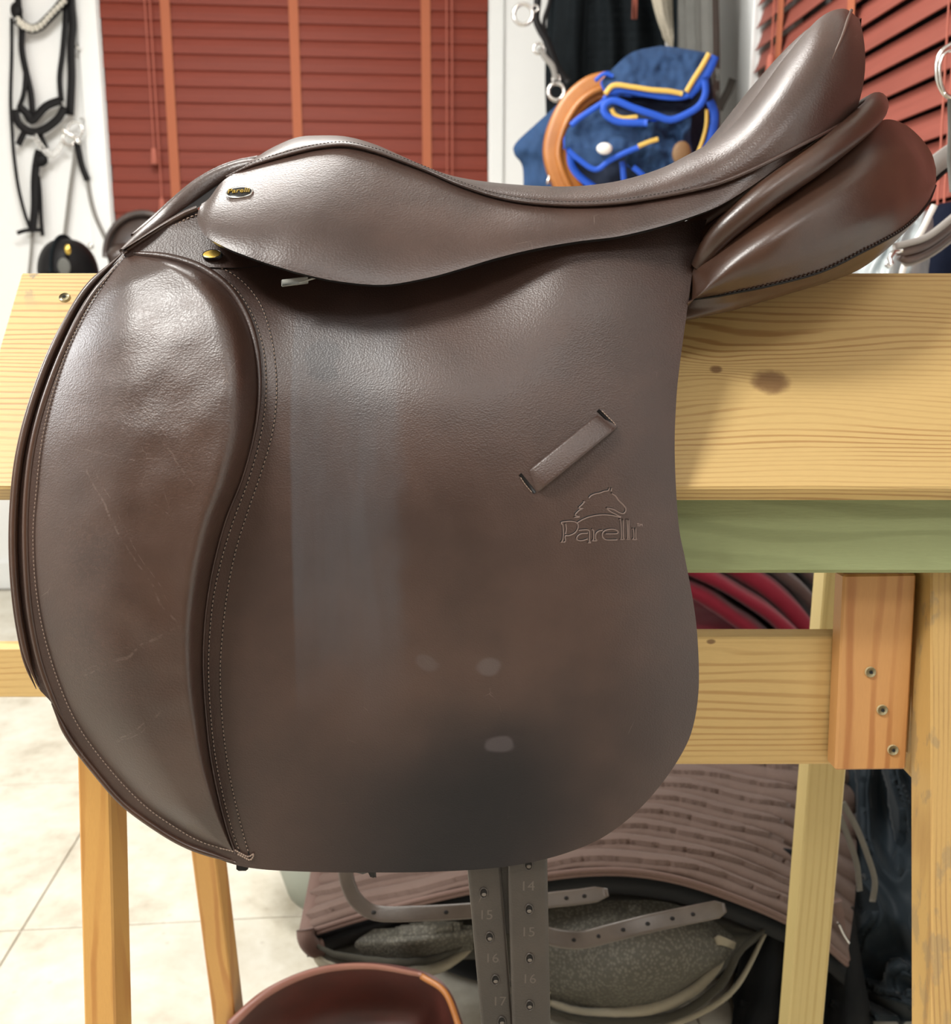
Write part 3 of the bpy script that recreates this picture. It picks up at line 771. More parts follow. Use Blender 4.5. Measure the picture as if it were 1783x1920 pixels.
# cantle back: close from last column down to the roll
CB = [(1600, 220, .670), (1606, 205, .690), (1612, 170, .70), (1619, 130, .71), (1622, 90, .72), (1618, 60, .73), (1612, 40, .742)]
q.mirror(RY); q.build('seat', M['leather'], saddle)
WPX = [(1596, 20), (1590, 36), (1580, 66), (1566, 98), (1551, 130), (1538, 160)]
def seatY(px, py):
    best = None
    for k in range(4, 23):
        for j in range(100, nu):
            s = k / 22; A, c = s1[j], s2[j]; u = j / (nu - 1); e = math.sin(s * math.pi / 2); f = 1 - math.cos(s * math.pi / 2)
            x = A[0] + (c[0] - A[0]) * e; yy = A[1] + (c[1] - A[1]) * e; d = (x - px) ** 2 + (yy - py) ** 2
            if best is None or d < best[0]: best = (d, A[2] + (c[2] - A[2]) * f - .012 * max(0, (u - .68) / .32) * math.sin(math.pi * s) ** 1.2)
    return best[1]
WS = [(x, y, seatY(x, y)) for x, y in WPX]
q = MB(); q.tube([U(p[0], p[1], p[2] - .0006) for p in cr(WS, 50)], [.0003 + .0010 * (1 - i / 49) for i in range(50)], 7); q.build('cantle_welt', M['emboss_highlight2'], saddle)
sp_ = [U(p[0], p[1] + 1, p[2] - .0008) for p in cr(SE, 200, False)]
q = MB(); q.tube(sp_, .0013, 8); q.build('seat_welt', M['leather'], saddle)
stitches([U(p[0], p[1] - 5, p[2] - .0022) for p in cr(SE[:16], 200, False)], .0026, 'stitching', 'thread_dark', rad=.0003)
# --- skirt
KT = [(378, 382), (392, 372), (416, 341), (450, 320), (493, 304), (545, 290), (597, 278), (649, 275), (701, 286), (750, 303), (800, 322), (860, 348), (930, 371), (1000, 383), (1080, 387), (1160, 383), (1240, 371), (1300, 359), (1350, 346), (1400, 326), (1450, 302), (1500, 276), (1540, 256), (1573, 238), (1598, 222)]
KTy = [.662, .668, .680, .690, .692, .692, .692, .691, .689, .686, .682, .674, .666, .658, .652, .647, .643, .640, .638, .636, .636, .639, .646, .657, .672]
KB = [(371, 398), (370, 415), (385, 442), (423, 464), (460, 479), (493, 491), (528, 502), (562, 512), (632, 527), (719, 534), (800, 521), (860, 505), (930, 484), (1000, 467), (1080, 453), (1160, 443), (1240, 424), (1300, 405), (1350, 385), (1400, 355), (1450, 320), (1500, 284), (1540, 257), (1573, 239), (1598, 223)]
KBy = [.650, .640, .626, .618, .614, .612, .610, .609, .608, .611, .616, .620, .624, .627, .630, .631, .631, .631, .632, .634, .637, .642, .649, .659, .673]
a = cr([(p[0], p[1], y) for p, y in zip(KT, KTy)], 150, False); c = cr([(p[0], p[1], y) for p, y in zip(KB, KBy)], 150, False)
def Ysk(j, t):
    A, B_ = a[j], c[j]
    u = j / 149
    y = A[2] + (B_[2] - A[2]) * (.35 * t + .65 * (1 - (1 - t) ** 1.75))
    return (A[0] + (B_[0] - A[0]) * t, A[1] + (B_[1] - A[1]) * t, y - .004 * math.sin(math.pi * t) * math.exp(-((u - .25) / .2) ** 2))
g = [[U(*Ysk(j, k / 30)) for j in range(150)] for k in range(31)]
q = MB(); q.shell(g, .0042); q.build('skirt', [M['leather'], M['edge']], saddle)
def skirt_at(px, py):
    best = None
    for k in range(61):
        for j in range(0, 150):
            P = Ysk(j, k / 60); d = (P[0] - px) ** 2 + (P[1] - py) ** 2
            if best is None or d < best[0]: best = (d, P, j, k / 60)
    _, P, j, t = best
    j = min(148, max(1, j)); t = min(.97, max(.03, t))
    p0 = U(*Ysk(j, t)); du = U(*Ysk(j + 1, t)) - U(*Ysk(j - 1, t)); dv = U(*Ysk(j, t + .02)) - U(*Ysk(j, t - .02))
    n = du.cross(dv).normalized()
    if n.y > 0: n = -n
    return p0, n, du.normalized()
# --- badges
def text_on(s_, p, n, ux, size, mat, parent, name='lettering', depth=.0002, sx=1.0):
    cu = bpy.data.curves.new(name, 'FONT'); cu.body = s_; cu.size = size; cu.extrude = depth; cu.align_x = 'CENTER'; cu.align_y = 'CENTER'; cu.resolution_u = 3
    tmp = bpy.data.objects.new('t', cu); C.objects.link(tmp)
    dg = bpy.context.evaluated_depsgraph_get(); me = bpy.data.meshes.new_from_object(tmp.evaluated_get(dg))
    bpy.data.objects.remove(tmp)
    ux = Vector(ux).normalized(); n = Vector(n).normalized(); uy = n.cross(ux).normalized(); ux = uy.cross(n)
    q = MB(); q.add([p + ux * v.co.x * sx + uy * v.co.y + n * v.co.z for v in me.vertices], [tuple(f.vertices) for f in me.polygons])
    bpy.data.meshes.remove(me)
    return q.build(name, mat, parent, smooth=False)
def badge(p, n, ux, rx, ry, parent, txt, dome=.0016, rimm='steel', faces='blackgloss', tcol='brass'):
    n = n.normalized(); uy = n.cross(ux).normalized(); ux = uy.cross(n).normalized()
    q = MB(); q.tube([p - n * .001, p + n * .0006], 1, 28, flat=None) if False else None
    g = []
    for (k, h) in ((1.0, -.001), (1.0, .0007), (.95, .0012), (.88, .0010)):
        g.append([p + ux * rx * k * math.cos(2 * math.pi * i / 32) + uy * ry * k * math.sin(2 * math.pi * i / 32) + n * h for i in range(32)])
    q.grid(g, closed_u=True); rimo = q.build('badge', M[rimm], parent)
    q = MB(); g = []
    for k in range(7):
        rr = math.cos(k / 6 * math.pi / 2) * .9; hh = .0009 + dome * math.sin(k / 6 * math.pi / 2) * .5
        g.append([p + ux * rx * rr * math.cos(2 * math.pi * i / 32) + uy * ry * rr * math.sin(2 * math.pi * i / 32) + n * hh for i in range(32)])
    q.grid(g, closed_u=True); q.build('enamel', M[faces], rimo)
    if txt: text_on(txt, p + n * (.0011 + dome * .42), n, ux, ry * 1.05, M[tcol], rimo, depth=.00035, sx=1.0)
bp, bn, bu = skirt_at(451, 364)
badge(bp + bn * .0008, (bn * .6 + Vector((0, -.55, .35))), X, .0094, .0058, saddle, 'Parelli')
q = MB(); badge(onflap(398, 478, .0035), Vector((0, -.75, .66)), X + Z * .12, .0066, .0040, saddle, None, dome=.001, rimm='blackgloss', faces='brass')
# D-ring staple in the dark gap under the skirt
q = MB(); q.box(U(553, 528, .617), (X + Z * .12).normalized(), Yv, Z, .0085, .001, .0022, bev=.0005); q.tube([U(560, 530, .6165), U(590, 521, .6165), U(606, 520, .6165)], .0007, 6)
q.build('stirrup_bar', M['barm'], saddle)
# --- cantle roll and rear panel
CR_ = [(1306, 500, .650), (1324, 474, .645), (1345, 446, .641), (1379, 413, .638), (1444, 360, .636), (1524, 303, .641), (1590, 252, .655), (1628, 218, .672), (1640, 204, .690), (1642, 196, .715), (1641, 195, .742)]
rads = [.004, .0065, .0078, .0086, .0092, .0094, .0092, .0090, .0085, .0080, .0080]
pp = cr(CR_, 120, False); rr = [v[0] for v in cr([(x, 0) for x in rads], 120, False)]
q = MB(); q.tube([U(*p) for p in pp], rr, 18, cap=False); q.mirror(RY); q.build('cantle_roll', M['panel'], saddle)
PA = [(1292, 560, .655), (1300, 505, .650), (1325, 475, .648), (1379, 430, .645), (1444, 380, .645), (1524, 320, .650), (1600, 262, .665), (1652, 226, .690), (1690, 230, .710), (1722, 254, .722), (1746, 286, .728), (1755, 316, .731)]
PM = [(1290, 575, .645), (1330, 520, .632), (1390, 470, .625), (1470, 420, .621), (1550, 370, .626), (1620, 330, .638), (1668, 300, .655), (1700, 290, .672), (1722, 300, .685), (1738, 318, .702), (1750, 330, .716), (1755, 335, .727)]
PS = [(1288, 562, .650), (1340, 556, .642), (1379, 549, .638), (1444, 536, .634), (1540, 510, .634), (1621, 471, .640), (1670, 445, .650), (1700, 425, .662), (1722, 404, .675), (1740, 382, .690), (1749, 362, .705), (1754, 348, .722)]
PM2 = [lerp(x, y, .55) for x, y in zip(PM, PS)]; PM2 = [(p[0], p[1], p[2] - .008) for p in PM2]
g = loft([PA, PM, PM2, PS], 90, 44, chord=False)
q = MB(); q.grid(g)
PB = [(1286, 600, .652), (1340, 588, .650), (1390, 575, .652), (1476, 547, .655), (1550, 525, .660), (1612, 500, .668), (1660, 466, .676), (1696, 432, .684), (1720, 408, .695), (1738, 386, .705), (1750, 362, .715), (1755, 346, .726)]
PC = [(1286, 600, .664), (1340, 590, .668), (1390, 578, .672), (1476, 552, .680), (1550, 530, .69), (1612, 505, .70), (1660, 470, .71), (1696, 436, .715), (1720, 411, .72), (1738, 388, .725), (1750, 363, .730), (1755, 346, .732)]
q.mirror(RY); q.build('rear_panel', M['panel'], saddle)
q = MB(); q.grid(loft([PS, [lerp(lerp(x, y, .5), x, 0) for x, y in zip(PS, PB)], PB, PC], 90, 16, chord=False)); q.mirror(RY); q.build('panel_gusset', M['panel'], saddle)
q = MB(); q.tube([U(p[0], p[1], p[2] - .001) for p in cr(PS, 140, False)], .0008, 6); q.build('panel_seam', M['edge'], saddle)
stitches([U(p[0], p[1] - 3, p[2] - .0015) for p in cr(PS[:9], 200, False)], .0030, 'stitching', 'thread_dark', rad=.0005)
# panel body under the flap (hidden padding that carries the saddle on the boards)
rows = [[(420, 470, .69), (700, 500, .685), (1000, 480, .68), (1290, 500, .675)], [(420, 560, .655), (700, 600, .65), (1000, 600, .65), (1290, 560, .652)], [(440, 680, .650), (700, 760, .640), (1000, 760, .640), (1280, 600, .655)], [(440, 760, .664), (700, 840, .656), (1000, 840, .656), (1280, 640, .672)]]
q = MB(); q.grid(loft(rows, 40, 20)); q.mirror(RY); q.build('side_panel', M['panel'], saddle)
# --- strap keeper on the flap
ku = Vector((1140 - 995, -(785 - 905), 0)).normalized()
kp0, kp1 = (1001, 902), (1139, 790)
n = 26; path = []
for i in range(n):
    t = i / (n - 1); p = lerp(kp0, kp1, t); lift = .0012 + .0028 * math.sin(math.pi * min(1, max(0, t))) ** .5
    if i == 0 or i == n - 1: lift = -.002
    path.append(onflap(p[0], p[1], lift))
q = MB(); q.tube(path, 1, 12, flat=(.0074, .0014), nrm=(-.25, -1, .25)); q.build('strap_keeper', M['flap'], saddle)
for (c0, c1) in (((975, 889), (1003, 924)), ((1121, 769), (1153, 800))):
    q = MB(); q.tube([onflap(*c0, .0003), onflap((c0[0] + c1[0]) / 2, (c0[1] + c1[1]) / 2, .0003), onflap(*c1, .0003)], 1, 8, flat=(.0011, .0004), nrm=(0, -1, 0)); q.build('keeper_slot', M['edge'], saddle)
stitches(pathY([(1128, 770), (1140, 782), (1154, 797), (1149, 804)], 20, .0012), .002, 'stitching', rad=.0004, ln=.9)
stitches(pathY([(976, 895), (986, 910), (1000, 926)], 20, .0012), .002, 'stitching', rad=.0003, ln=.9)
# --- embossed mark: lit edges painted as pale lines, shaded edges as dark ones
def zz(x, y): return (940 + x * .2131, 740 + y * .2131)
strokes = [
 [(640, 1082), (690, 1075), (650, 1060), (690, 1015), (720, 1000), (680, 1000), (705, 975), (735, 940), (720, 945)],
 [(770, 912), (790, 890), (825, 875), (870, 865), (905, 852), (940, 845), (950, 822)], [(965, 850), (972, 822)],
 [(968, 870), (1000, 890), (1030, 930), (1070, 970), (1093, 1000), (1092, 1030), (1070, 1047), (1030, 1035), (985, 1010), (925, 998)], [(925, 1000), (960, 1030), (1000, 1050), (1050, 1078)],
 [(665, 1130), (720, 1098), (780, 1075), (860, 1060), (950, 1060), (1050, 1080)],
 # P
 [(545, 1295), (525, 1300), (540, 1280), (545, 1220), (540, 1150), (525, 1128), (560, 1118), (620, 1115), (665, 1130), (675, 1170), (650, 1215), (600, 1240), (562, 1245), (565, 1290), (545, 1300)],
 [(565, 1135), (572, 1180), (565, 1225)],
 # a
 [(680, 1195), (720, 1190), (760, 1190), (775, 1210), (775, 1290), (790, 1303), (760, 1303)], [(760, 1220), (700, 1225), (665, 1255), (670, 1280), (710, 1285), (760, 1270)],
 # r
 [(795, 1185), (810, 1200), (812, 1270), (800, 1285), (840, 1285), (830, 1270), (832, 1225), (860, 1200), (890, 1195)],
 # e
 [(915, 1225), (1020, 1222), (1015, 1195), (970, 1185), (915, 1195), (888, 1225), (895, 1260), (930, 1278), (1020, 1278)],
 # l l i
 [(1035, 1100), (1050, 1110), (1055, 1260), (1040, 1275), (1085, 1272), (1072, 1260), (1070, 1100)], [(1098, 1100), (1105, 1110), (1110, 1260), (1098, 1272), (1135, 1272), (1122, 1260), (1120, 1100)],
 [(1150, 1180), (1162, 1190), (1165, 1260), (1150, 1273), (1192, 1273), (1182, 1260), (1182, 1175)],
 [(1192, 1135), (1212, 1135)], [(1202, 1135), (1202, 1158)], [(1216, 1158), (1220, 1138), (1228, 1150), (1236, 1138), (1240, 1158)]]
q = MB()
for s_ in strokes:
    pts = [zz(*p) for p in s_]
    cc = cr(pts, max(3, int(len(pts) * 4)))
    rr_ = .00033 if s_[0][1] < 1165 and s_[0][0] > 1190 else .00052
    q.tube([onflap(p[0], p[1], -.0001) for p in cc], rr_, 6)
q.build('embossed_mark', M['emboss_highlight'], saddle)
q = MB()
for s_ in strokes[:-3]:
    q.tube([onflap(p[0] - 1.6, p[1] - 1.8, -.00028) for p in cr([zz(*p) for p in s_], max(3, len(s_) * 4))], .0005, 5)
q.build('emboss_shade_line', M['edge'], saddle)
# --- girth straps hanging below
def billet(A, B_, holes, nums, Yd):
    # A,B_: (left,right,y) ends in px
    path = []; ws = []
    for i in range(20):
        t = i / 19 * 1.35; y = A[2] + (B_[2] - A[2]) * t; l = A[0] + (B_[0] - A[0]) * t; r = A[1] + (B_[1] - A[1]) * t
        a0, b0 = U(l, y, Yd), U(r, y, Yd); path.append((a0 + b0) / 2); ws.append((b0 - a0).length / 2)
    q = MB(); q.tube(path, 1, 12, flat=(sum(ws) / len(ws), .0019), nrm=(0, -1, 0))
    o = q.build('girth_strap', M['billet'], saddle)
    for (hx, hy) in holes:
        c0 = U(hx, hy, Yd - .0019)
        w = MB(); w.tube([c0 + Vector((0.0028 * math.cos(2 * math.pi * k / 14), -.0002, .0040 * math.sin(2 * math.pi * k / 14))) for k in range(14)], .0006, 6, closed=True); w.build('hole_rim', M['billet'], o)
        w = MB(); w.ell(c0 + Vector((0, .0001, 0)), X * .0024, Yv * .0004, Z * .0036, 12, 7); w.build('hole', M['edge'], o)
        w = MB(); w.ell(c0 + Vector((0.0002, -.0002, -.0014)), X * .0018, Yv * .0004, Z * .0015, 10, 7); w.build('hole_light', M['hole'], o)
    for (tx, nx, ny) in nums:
        text_on(tx, U(nx, ny, Yd - .00195), (0, -1, 0), X, .0105, M['numd'], o, 'number', depth=.0001)
M['numd'] = plain('stamped_number', (.095, .08, .066), .5)
billet((868, 942, 1600), (905, 960, 1920), [(907, 1674), (918, 1757), (929, 1837), (941, 1915)], [('15', 911, 1716), ('16', 922, 1797), ('17', 936, 1878)], .602)
billet((950, 1026, 1590), (960, 1032, 1920), [(991, 1621), (992, 1705), (993, 1797), (993, 1885)], [('14', 989, 1662), ('15', 990, 1748), ('16', 992, 1836)], .597)
q = MB(); q.box(U(948, 1640, .608), X, Yv, Z, .006, .002, .045); q.build('strap_backing', M['billet'], saddle, smooth=False)
# ================================================================ THINGS ON THE FAR WALL
M['strap'] = plain('black_bridle_leather', (.007, .0065, .007), .5, nscale=60, **{'Specular IOR Level': .18})
M['rein'] = plain('grey_web_rein', (.25, .24, .22), .7)
M['gem'] = plain('rhinestone', (.95, .93, .85), .05, .6)
M['chrome'] = plain('worn_nickel', (.72, .71, .68), .22, 1)
M['blackcloth'] = plain('black_quilted_cloth', (.010, .013, .015), .8, nscale=90, var=.3, **{'Specular IOR Level': .05})
M['greycloth'] = plain('grey_cloth', (.11, .11, .10), .85, nscale=40, var=.15)
M['tweed'] = plain('beige_tweed', (.42, .38, .30), .9, nscale=150, var=.3)
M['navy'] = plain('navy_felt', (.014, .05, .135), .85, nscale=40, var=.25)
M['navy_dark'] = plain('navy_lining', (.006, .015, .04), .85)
M['royal'] = plain('royal_blue_binding', (.008, .085, .55), .6)
M['gold'] = plain('gold_cord', (.72, .48, .10), .55)
M['tan'] = leather('tan_saddle_leather', (.36, .125, .022), (.46, .175, .035), .36, grain=200, gb=.1)
M['dkbrown'] = leather('dark_brown_saddle_leather', (.028, .016, .012), (.045, .026, .02), .36, grain=250, gb=.1)
M['patch'] = plain('brown_patch', (.20, .11, .045), .6)
M['white'] = plain('white_button', (.85, .83, .78), .4)
def B(off): return lambda x, y: onback(x, y, off)
def D(Y): return lambda x, y: U(x, y, Y)
def strap(parent, name, pts, wpx, mat, f, thick=.0022, n=30, ref=None, lit=None):
    wpx = wpx * (1.45 if pts[0][0] < 1100 else 1.0)
    P = [f(*p) for p in cr(pts, n)]
    d = abs(P[n // 2].y); w = wpx / F * d / 2
    q = MB(); q.tube(P, 1, 8, flat=(w, thick), nrm=ref or (0, -1, .0)); return q.build(name, M[mat], parent)
def ring(parent, name, c, r, tr, mat, ax=X, az=Z, n=24):
    q = MB(); q.tube([c + ax * r * math.cos(2 * math.pi * k / n) + az * r * math.sin(2 * math.pi * k / n) for k in range(n)], tr, 8, closed=True); return q.build(name, M[mat], parent)
# --- bridle, left
f = B(.035); br1 = thing('bridle', 'black bridle with a sparkling browband hung on the white wall at the left', 'bridle', tuple(onback(80, 430, .035)))
strap(br1, 'rein', [(22, 34), (22, 102), (20, 190), (23, 250), (26, 290), (34, 349), (46, 399), (58, 432)], 4.5, 'strap', f)
strap(br1, 'cheek_strap', [(34, -60), (34, 0), (38, 40), (41, 55), (41, 93), (48, 131), (58, 175), (61, 216)], 8, 'strap', B(.03))
strap(br1, 'cheek_strap', [(48, 128), (47, 155), (44, 178), (35, 204)], 6, 'strap', B(.032))
strap(br1, 'cheek_strap', [(121, -60), (123, 19), (121, 58), (117, 102), (112, 146), (115, 190)], 7, 'strap', B(.03))
strap(br1, 'cheek_strap', [(131, -60), (132, 0), (136, 44), (133, 87), (134, 146), (131, 216)], 10, 'strap', B(.035))
q = MB(); q.ell(onback(31, 20, .04), X * .020, Yv * .012, Z * .026, 12, 8); q.build('strap_knot', M['strap'], br1)
bb = strap(br1, 'browband', [(30, 36), (48, 50), (63, 54), (77, 48), (92, 33), (107, 17), (124, -8), (135, -40)], 11, 'strap', B(.045))
gp = cr([(32, 38), (48, 50), (63, 53), (77, 46), (90, 32), (105, 16), (121, 0)], 26)
q = MB(); q.ell(Vector((0, 0, 0)), X * .0075, Yv * .006, Z * .0075, 7, 5); g0 = None
for i, p in enumerate(gp):
    c = onback(p[0] + (0 if i % 2 else 2), p[1] + (3 if i % 2 else -3), .056)
    if g0 is None:
        q = MB(); q.ell(c, X * .0078, Yv * .006, Z * .0078, 7, 5); g0 = q.build('rhinestone', M['gem'], bb); g0c = c; g0.data.polygons.foreach_set('use_smooth', [False] * len(g0.data.polygons))
    else:
        o = g0.copy(); C.objects.link(o); o.parent = bb; o.location = c - g0c
strap(br1, 'noseband', [(35, 200), (48, 211), (58, 226), (66, 221), (87, 199), (114, 188)], 10, 'strap', B(.045))
strap(br1, 'noseband', [(28, 205), (33, 228), (48, 243), (66, 248), (87, 240), (109, 222), (121, 200)], 10, 'strap', B(.05))
strap(br1, 'flash_strap', [(50, 240), (42, 255), (34, 272)], 8, 'strap', B(.04)); strap(br1, 'flash_strap', [(70, 243), (78, 260), (86, 280)], 8, 'strap', B(.04))
c = onback(141, 243, .04); rr1 = ring(br1, 'bit_ring', c, .024, .0045, 'chrome'); ring(br1, 'bit_ring', onback(128, 262, .05), .018, .004, 'chrome', ax=(X + Yv * .8).normalized())
q = MB(); q.tube([onback(118, 245, .05), onback(128, 250, .055), onback(140, 258, .05), onback(150, 268, .04)], .008, 8); q.build('bit_mouthpiece', M['chrome'], br1)
for p in cr([(66, 256), (74, 270), (84, 282), (94, 291), (104, 286), (112, 276), (118, 264)], 11): ring(br1, 'chain_link', onback(p[0], p[1], .05), .0075, .0022, 'chrome', n=12)
strap(br1, 'rein', [(74, 282), (69, 300), (65, 339), (65, 389), (61, 430)], 10, 'strap', B(.04)); strap(br1, 'rein', [(72, 330), (75, 363), (77, 409), (80, 442)], 5, 'strap', B(.035))
q = MB(); q.ell(onback(76, 300, .05), X * .025, Yv * .012, Z * .022, 10, 7); q.build('strap_knot', M['strap'], br1)
strap(br1, 'tie_cord', [(32, 437), (50, 432), (82, 431)], 5, 'strap', B(.045))
strap(br1, 'rein', [(143, 262), (148, 286), (154, 312), (164, 338)], 8, 'strap', B(.03)); strap(br1, 'rein', [(164, 335), (169, 369), (178, 403), (192, 435), (206, 462)], 5, 'rein', B(.02))
strap(br1, 'rein', [(143, 270), (138, 310), (133, 345), (127, 395), (121, 450), (118, 520)], 5, 'rein', B(.02))
strap(br1, 'rein', [(61, 430), (59, 470), (54, 520)], 4, 'rein', B(.02))
hk = thing('coat_hook', 'small metal hook screwed to the white wall above the bridle reins', 'hook', tuple(onback(150, 95, 0)))
q = MB(); q.tube([onback(150, 90, 0), onback(148, 92, .03), onback(144, 90, .045), onback(142, 84, .05)], .004, 8); q.build('hook_arm', M['chrome'], hk)
q = MB(); q.tube([onback(150, 88, -.0), onback(150, 88, .004)], .012, 12); q.build('base_plate', M['chrome'], hk)
q = MB(); q.tube([onback(157, 222, 0), onback(155, 224, .03), onback(150, 222, .04)], .004, 8); tag(q.build('wall_peg', M['chrome']), 'short metal peg in the white wall beside the bit ring', 'peg')
q = MB(); q.ell(onback(170, 461, .003), X * .010, Yv * .005, Z * .010); tag(q.build('screw_cap', M['chrome']), 'round screw cap low on the white wall beneath the grey reins', 'screw cap')
# --- hidden cabinet carrying helmet and second saddle
ctop = U(150, 515, 2.75).z
cab = thing('storage_cabinet', 'plain white cabinet standing behind the left end of the saddle rack', 'cabinet', tuple(Vector((-.86, 2.86, 0))))
q = MB(); q.box(Vector((-.86, 2.86, (ctop) / 2)), X, Yv, Z, .34, .17, ctop / 2 - .002, bev=.004); q.build('body', M['trim'], cab, smooth=False)
for sx in (-.172, .172):
    q = MB(); q.box(Vector((-.86 + sx, 2.682, ctop / 2)), X, Yv, Z, .165, .008, ctop / 2 - .03, bev=.003); d_ = q.build('door', M['trim'], cab, smooth=False)
    q = MB(); q.tube([Vector((-.86 + sx * .25, 2.673, ctop * .6)), Vector((-.86 + sx * .25, 2.655, ctop * .6))], .012, 10); q.build('knob', M['chrome'], d_)
hc = U(112, 512, 2.74)
hel = thing('riding_helmet', 'black rounded riding helmet with a small gold badge behind the left end of the board', 'helmet', (hc.x, 2.80, ctop))
q = MB(); g = []
for i in range(12):
    ph = math.pi / 2 * i / 11
    g.append([Vector((hc.x + .079 * math.cos(ph) ** .8 * math.cos(a), 2.80 + .10 * math.cos(ph) ** .8 * math.sin(a), ctop + .003 + .098 * math.sin(ph))) for a in [2 * math.pi * k / 28 for k in range(28)]])
q.grid(g, closed_u=True); q.build('shell', M['strap'], hel)
q = MB(); q.tube([Vector((hc.x - .004, 2.80 - .103 * math.cos(t), ctop + .004 + .1 * math.sin(t))) for t in [math.pi * k / 20 for k in range(21)]], 1, 8, flat=(.010, .003), nrm=(1, 0, 0)); q.build('centre_ridge', M['blackcloth'], hel)
q = MB(); q.ell(U(127, 468, 2.705), X * .009, Yv * .004, Z * .014); q.build('badge', M['brass'], hel)
q = MB(); q.ell(U(120, 500, 2.695), X * .018, Yv * .006, Z * .024); q.build('vent', M['greycloth'], hel)
# --- second brown saddle
s2o = thing('saddle', 'dark brown saddle, its rounded back half hidden behind the large saddle front', 'saddle', (U(268, 500, 2.78).x, 2.84, ctop))
cx = U(268, 500, 2.78).x; topz = U(285, 395, 2.80).z
q = MB(); q.ell(Vector((cx, 2.84, ctop + .05)), X * .118, Yv * .05, Z * (topz - ctop - .05), 26, 16, pw=.9); q.v = [Vector((v.x, v.y, max(v.z, ctop + .004))) for v in q.v]; q.build('cantle', M['dkbrown'], s2o)
q = MB(); q.tube([Vector((cx + .113 * math.cos(t), 2.805, ctop + .05 + (topz - ctop - .056) * math.sin(t))) for t in [math.pi * k / 24 for k in range(25)]], .009, 10); q.build('cantle_roll', M['dkbrown'], s2o)
for sx in (-1, 1):
    q = MB(); q.ell(Vector((cx + sx * .06, 2.86, ctop + .05)), X * .05, Yv * .13, Z * .046, 16, 10); q.build('rear_panel', M['dkbrown'], s2o)
# --- black jackets
def loftm(rows, nu, nv, mp, fn=None):
    R = [cr(r, nu, True) for r in rows]; cols = [cr([R[k][j] for k in range(len(R))], nv, False) for j in range(nu)]; out = []
    for i in range(nv):
        r = []
        for j in range(nu):
            p = cols[j][i]
            if fn: p = fn(p, j / (nu - 1), i / (nv - 1))
            r.append(mp(*p))
        out.append(r)
    return out
def folds(k, amp, sl=0, quilt=0, ns=0):
    def f_(p, u, v):
        o = amp * math.sin(u * k * 6.283 + sl * v + 2 * noise.noise(Vector((u * 3, v * 2, k)))) + amp * .8 * noise.noise(Vector((u * 6, v * 2.5, 7 + k)))
        if quilt: o += quilt * abs(math.sin(v * ns * math.pi))
        return (p[0], p[1], p[2] + o)
    return f_
J = lambda x, y, o: U(x, y, 3.08 - o)
def jacket(label, rows, k, amp, mat, quilt=0, ns=0, nm='jacket', mp=J):
    q = MB(); q.shell(loftm(rows, 60, 60, mp, folds(k, amp, 1.0, quilt, ns)), .02); o = q.build(nm, M[mat]); return tag(o, label, nm)
jk = thing('jacket', 'black quilted jacket hanging on the far wall above the blue saddle pads', 'jacket', tuple(U(1130, 280, 3.0)))
q = MB(); q.shell(loftm([[(1040, -160, .10), (1120, -180, .14), (1200, -160, .10)], [(1027, 0, .10), (1130, 0, .19), (1236, 0, .12)], [(1022, 150, .10), (1130, 150, .21), (1250, 150, .12)], [(1028, 300, .10), (1130, 300, .20), (1252, 300, .12)]], 70, 80, J, folds(4, .016, 1.0, .006, 26)), .02)
q.build('body', M['blackcloth'], jk)
q = MB(); q.shell(loftm([[(1050, -120, .16), (1085, -120, .20), (1110, -120, .17)], [(1035, 60, .17), (1075, 60, .24), (1100, 60, .2)], [(1032, 240, .16), (1062, 240, .23), (1098, 240, .18)]], 24, 50, J, folds(1, .006)), .015); q.build('sleeve', M['blackcloth'], jk)
q = MB(); q.box(U(1190, 10, 2.84), X, Yv, Z, .007, .003, .035, bev=.001); q.build('zip_pull', M['copper'] if 'copper' in M else M['cord'], jk)
tw = jacket('beige tweed coat edge hanging between the black jacket and the grey sheet', [[(1190, -150, .23), (1235, -150, .25), (1262, -150, .23)], [(1222, 0, .26), (1246, 0, .275), (1266, 0, .25)], [(1240, 60, .25), (1256, 60, .27), (1270, 60, .25)], [(1258, 95, .24), (1266, 95, .25), (1272, 95, .24)]], 1, .004, 'tweed', nm='coat')
bk = jacket('narrow black garment hanging in front of the beige tweed coat', [[(1245, -150, .33), (1262, -150, .35), (1280, -150, .33)], [(1262, 0, .33), (1274, 0, .35), (1288, 0, .33)], [(1262, 90, .33), (1274, 90, .35), (1288, 90, .33)], [(1258, 140, .33), (1270, 140, .34), (1290, 140, .33)]], 1, .004, 'blackcloth', nm='garment')
gc = jacket('long grey folded sheet hanging in the corner beside the right window frame', [[(1268, -160, .10), (1300, -160, .13), (1335, -160, .11)], [(1272, 0, .10), (1305, 0, .14), (1346, 0, .11)], [(1275, 200, .10), (1310, 200, .14), (1350, 200, .11)], [(1275, 400, .10), (1310, 400, .14), (1354, 400, .11)]], 1.5, .008, 'greycloth', nm='coat', mp=onright)  # folded grey sheet standing off the right wall
q = MB(); q.tube([wallpt(-.0, 2.13, .42), rwallpt(3.0, 2.13, .0)], .012, 12); q.tube([wallpt(.0, 2.13, .42), wallpt(.0, 2.13, .0)], .012, 12); tag(q.build('clothes_rail', M['chrome']), 'steel clothes rail in the far corner carrying the black jacket and coats', 'rail')
q = MB(); q.tube([U(1374, 148, 2.6), U(1366, 170, 2.6), U(1356, 188, 2.6), U(1348, 205, 2.6)], 1, 8, flat=(.010, .002), nrm=(0, -1, 0)); tag(q.build('hanging_strap', M['greycloth']), 'grey strap end sticking out beside the right window frame', 'strap')
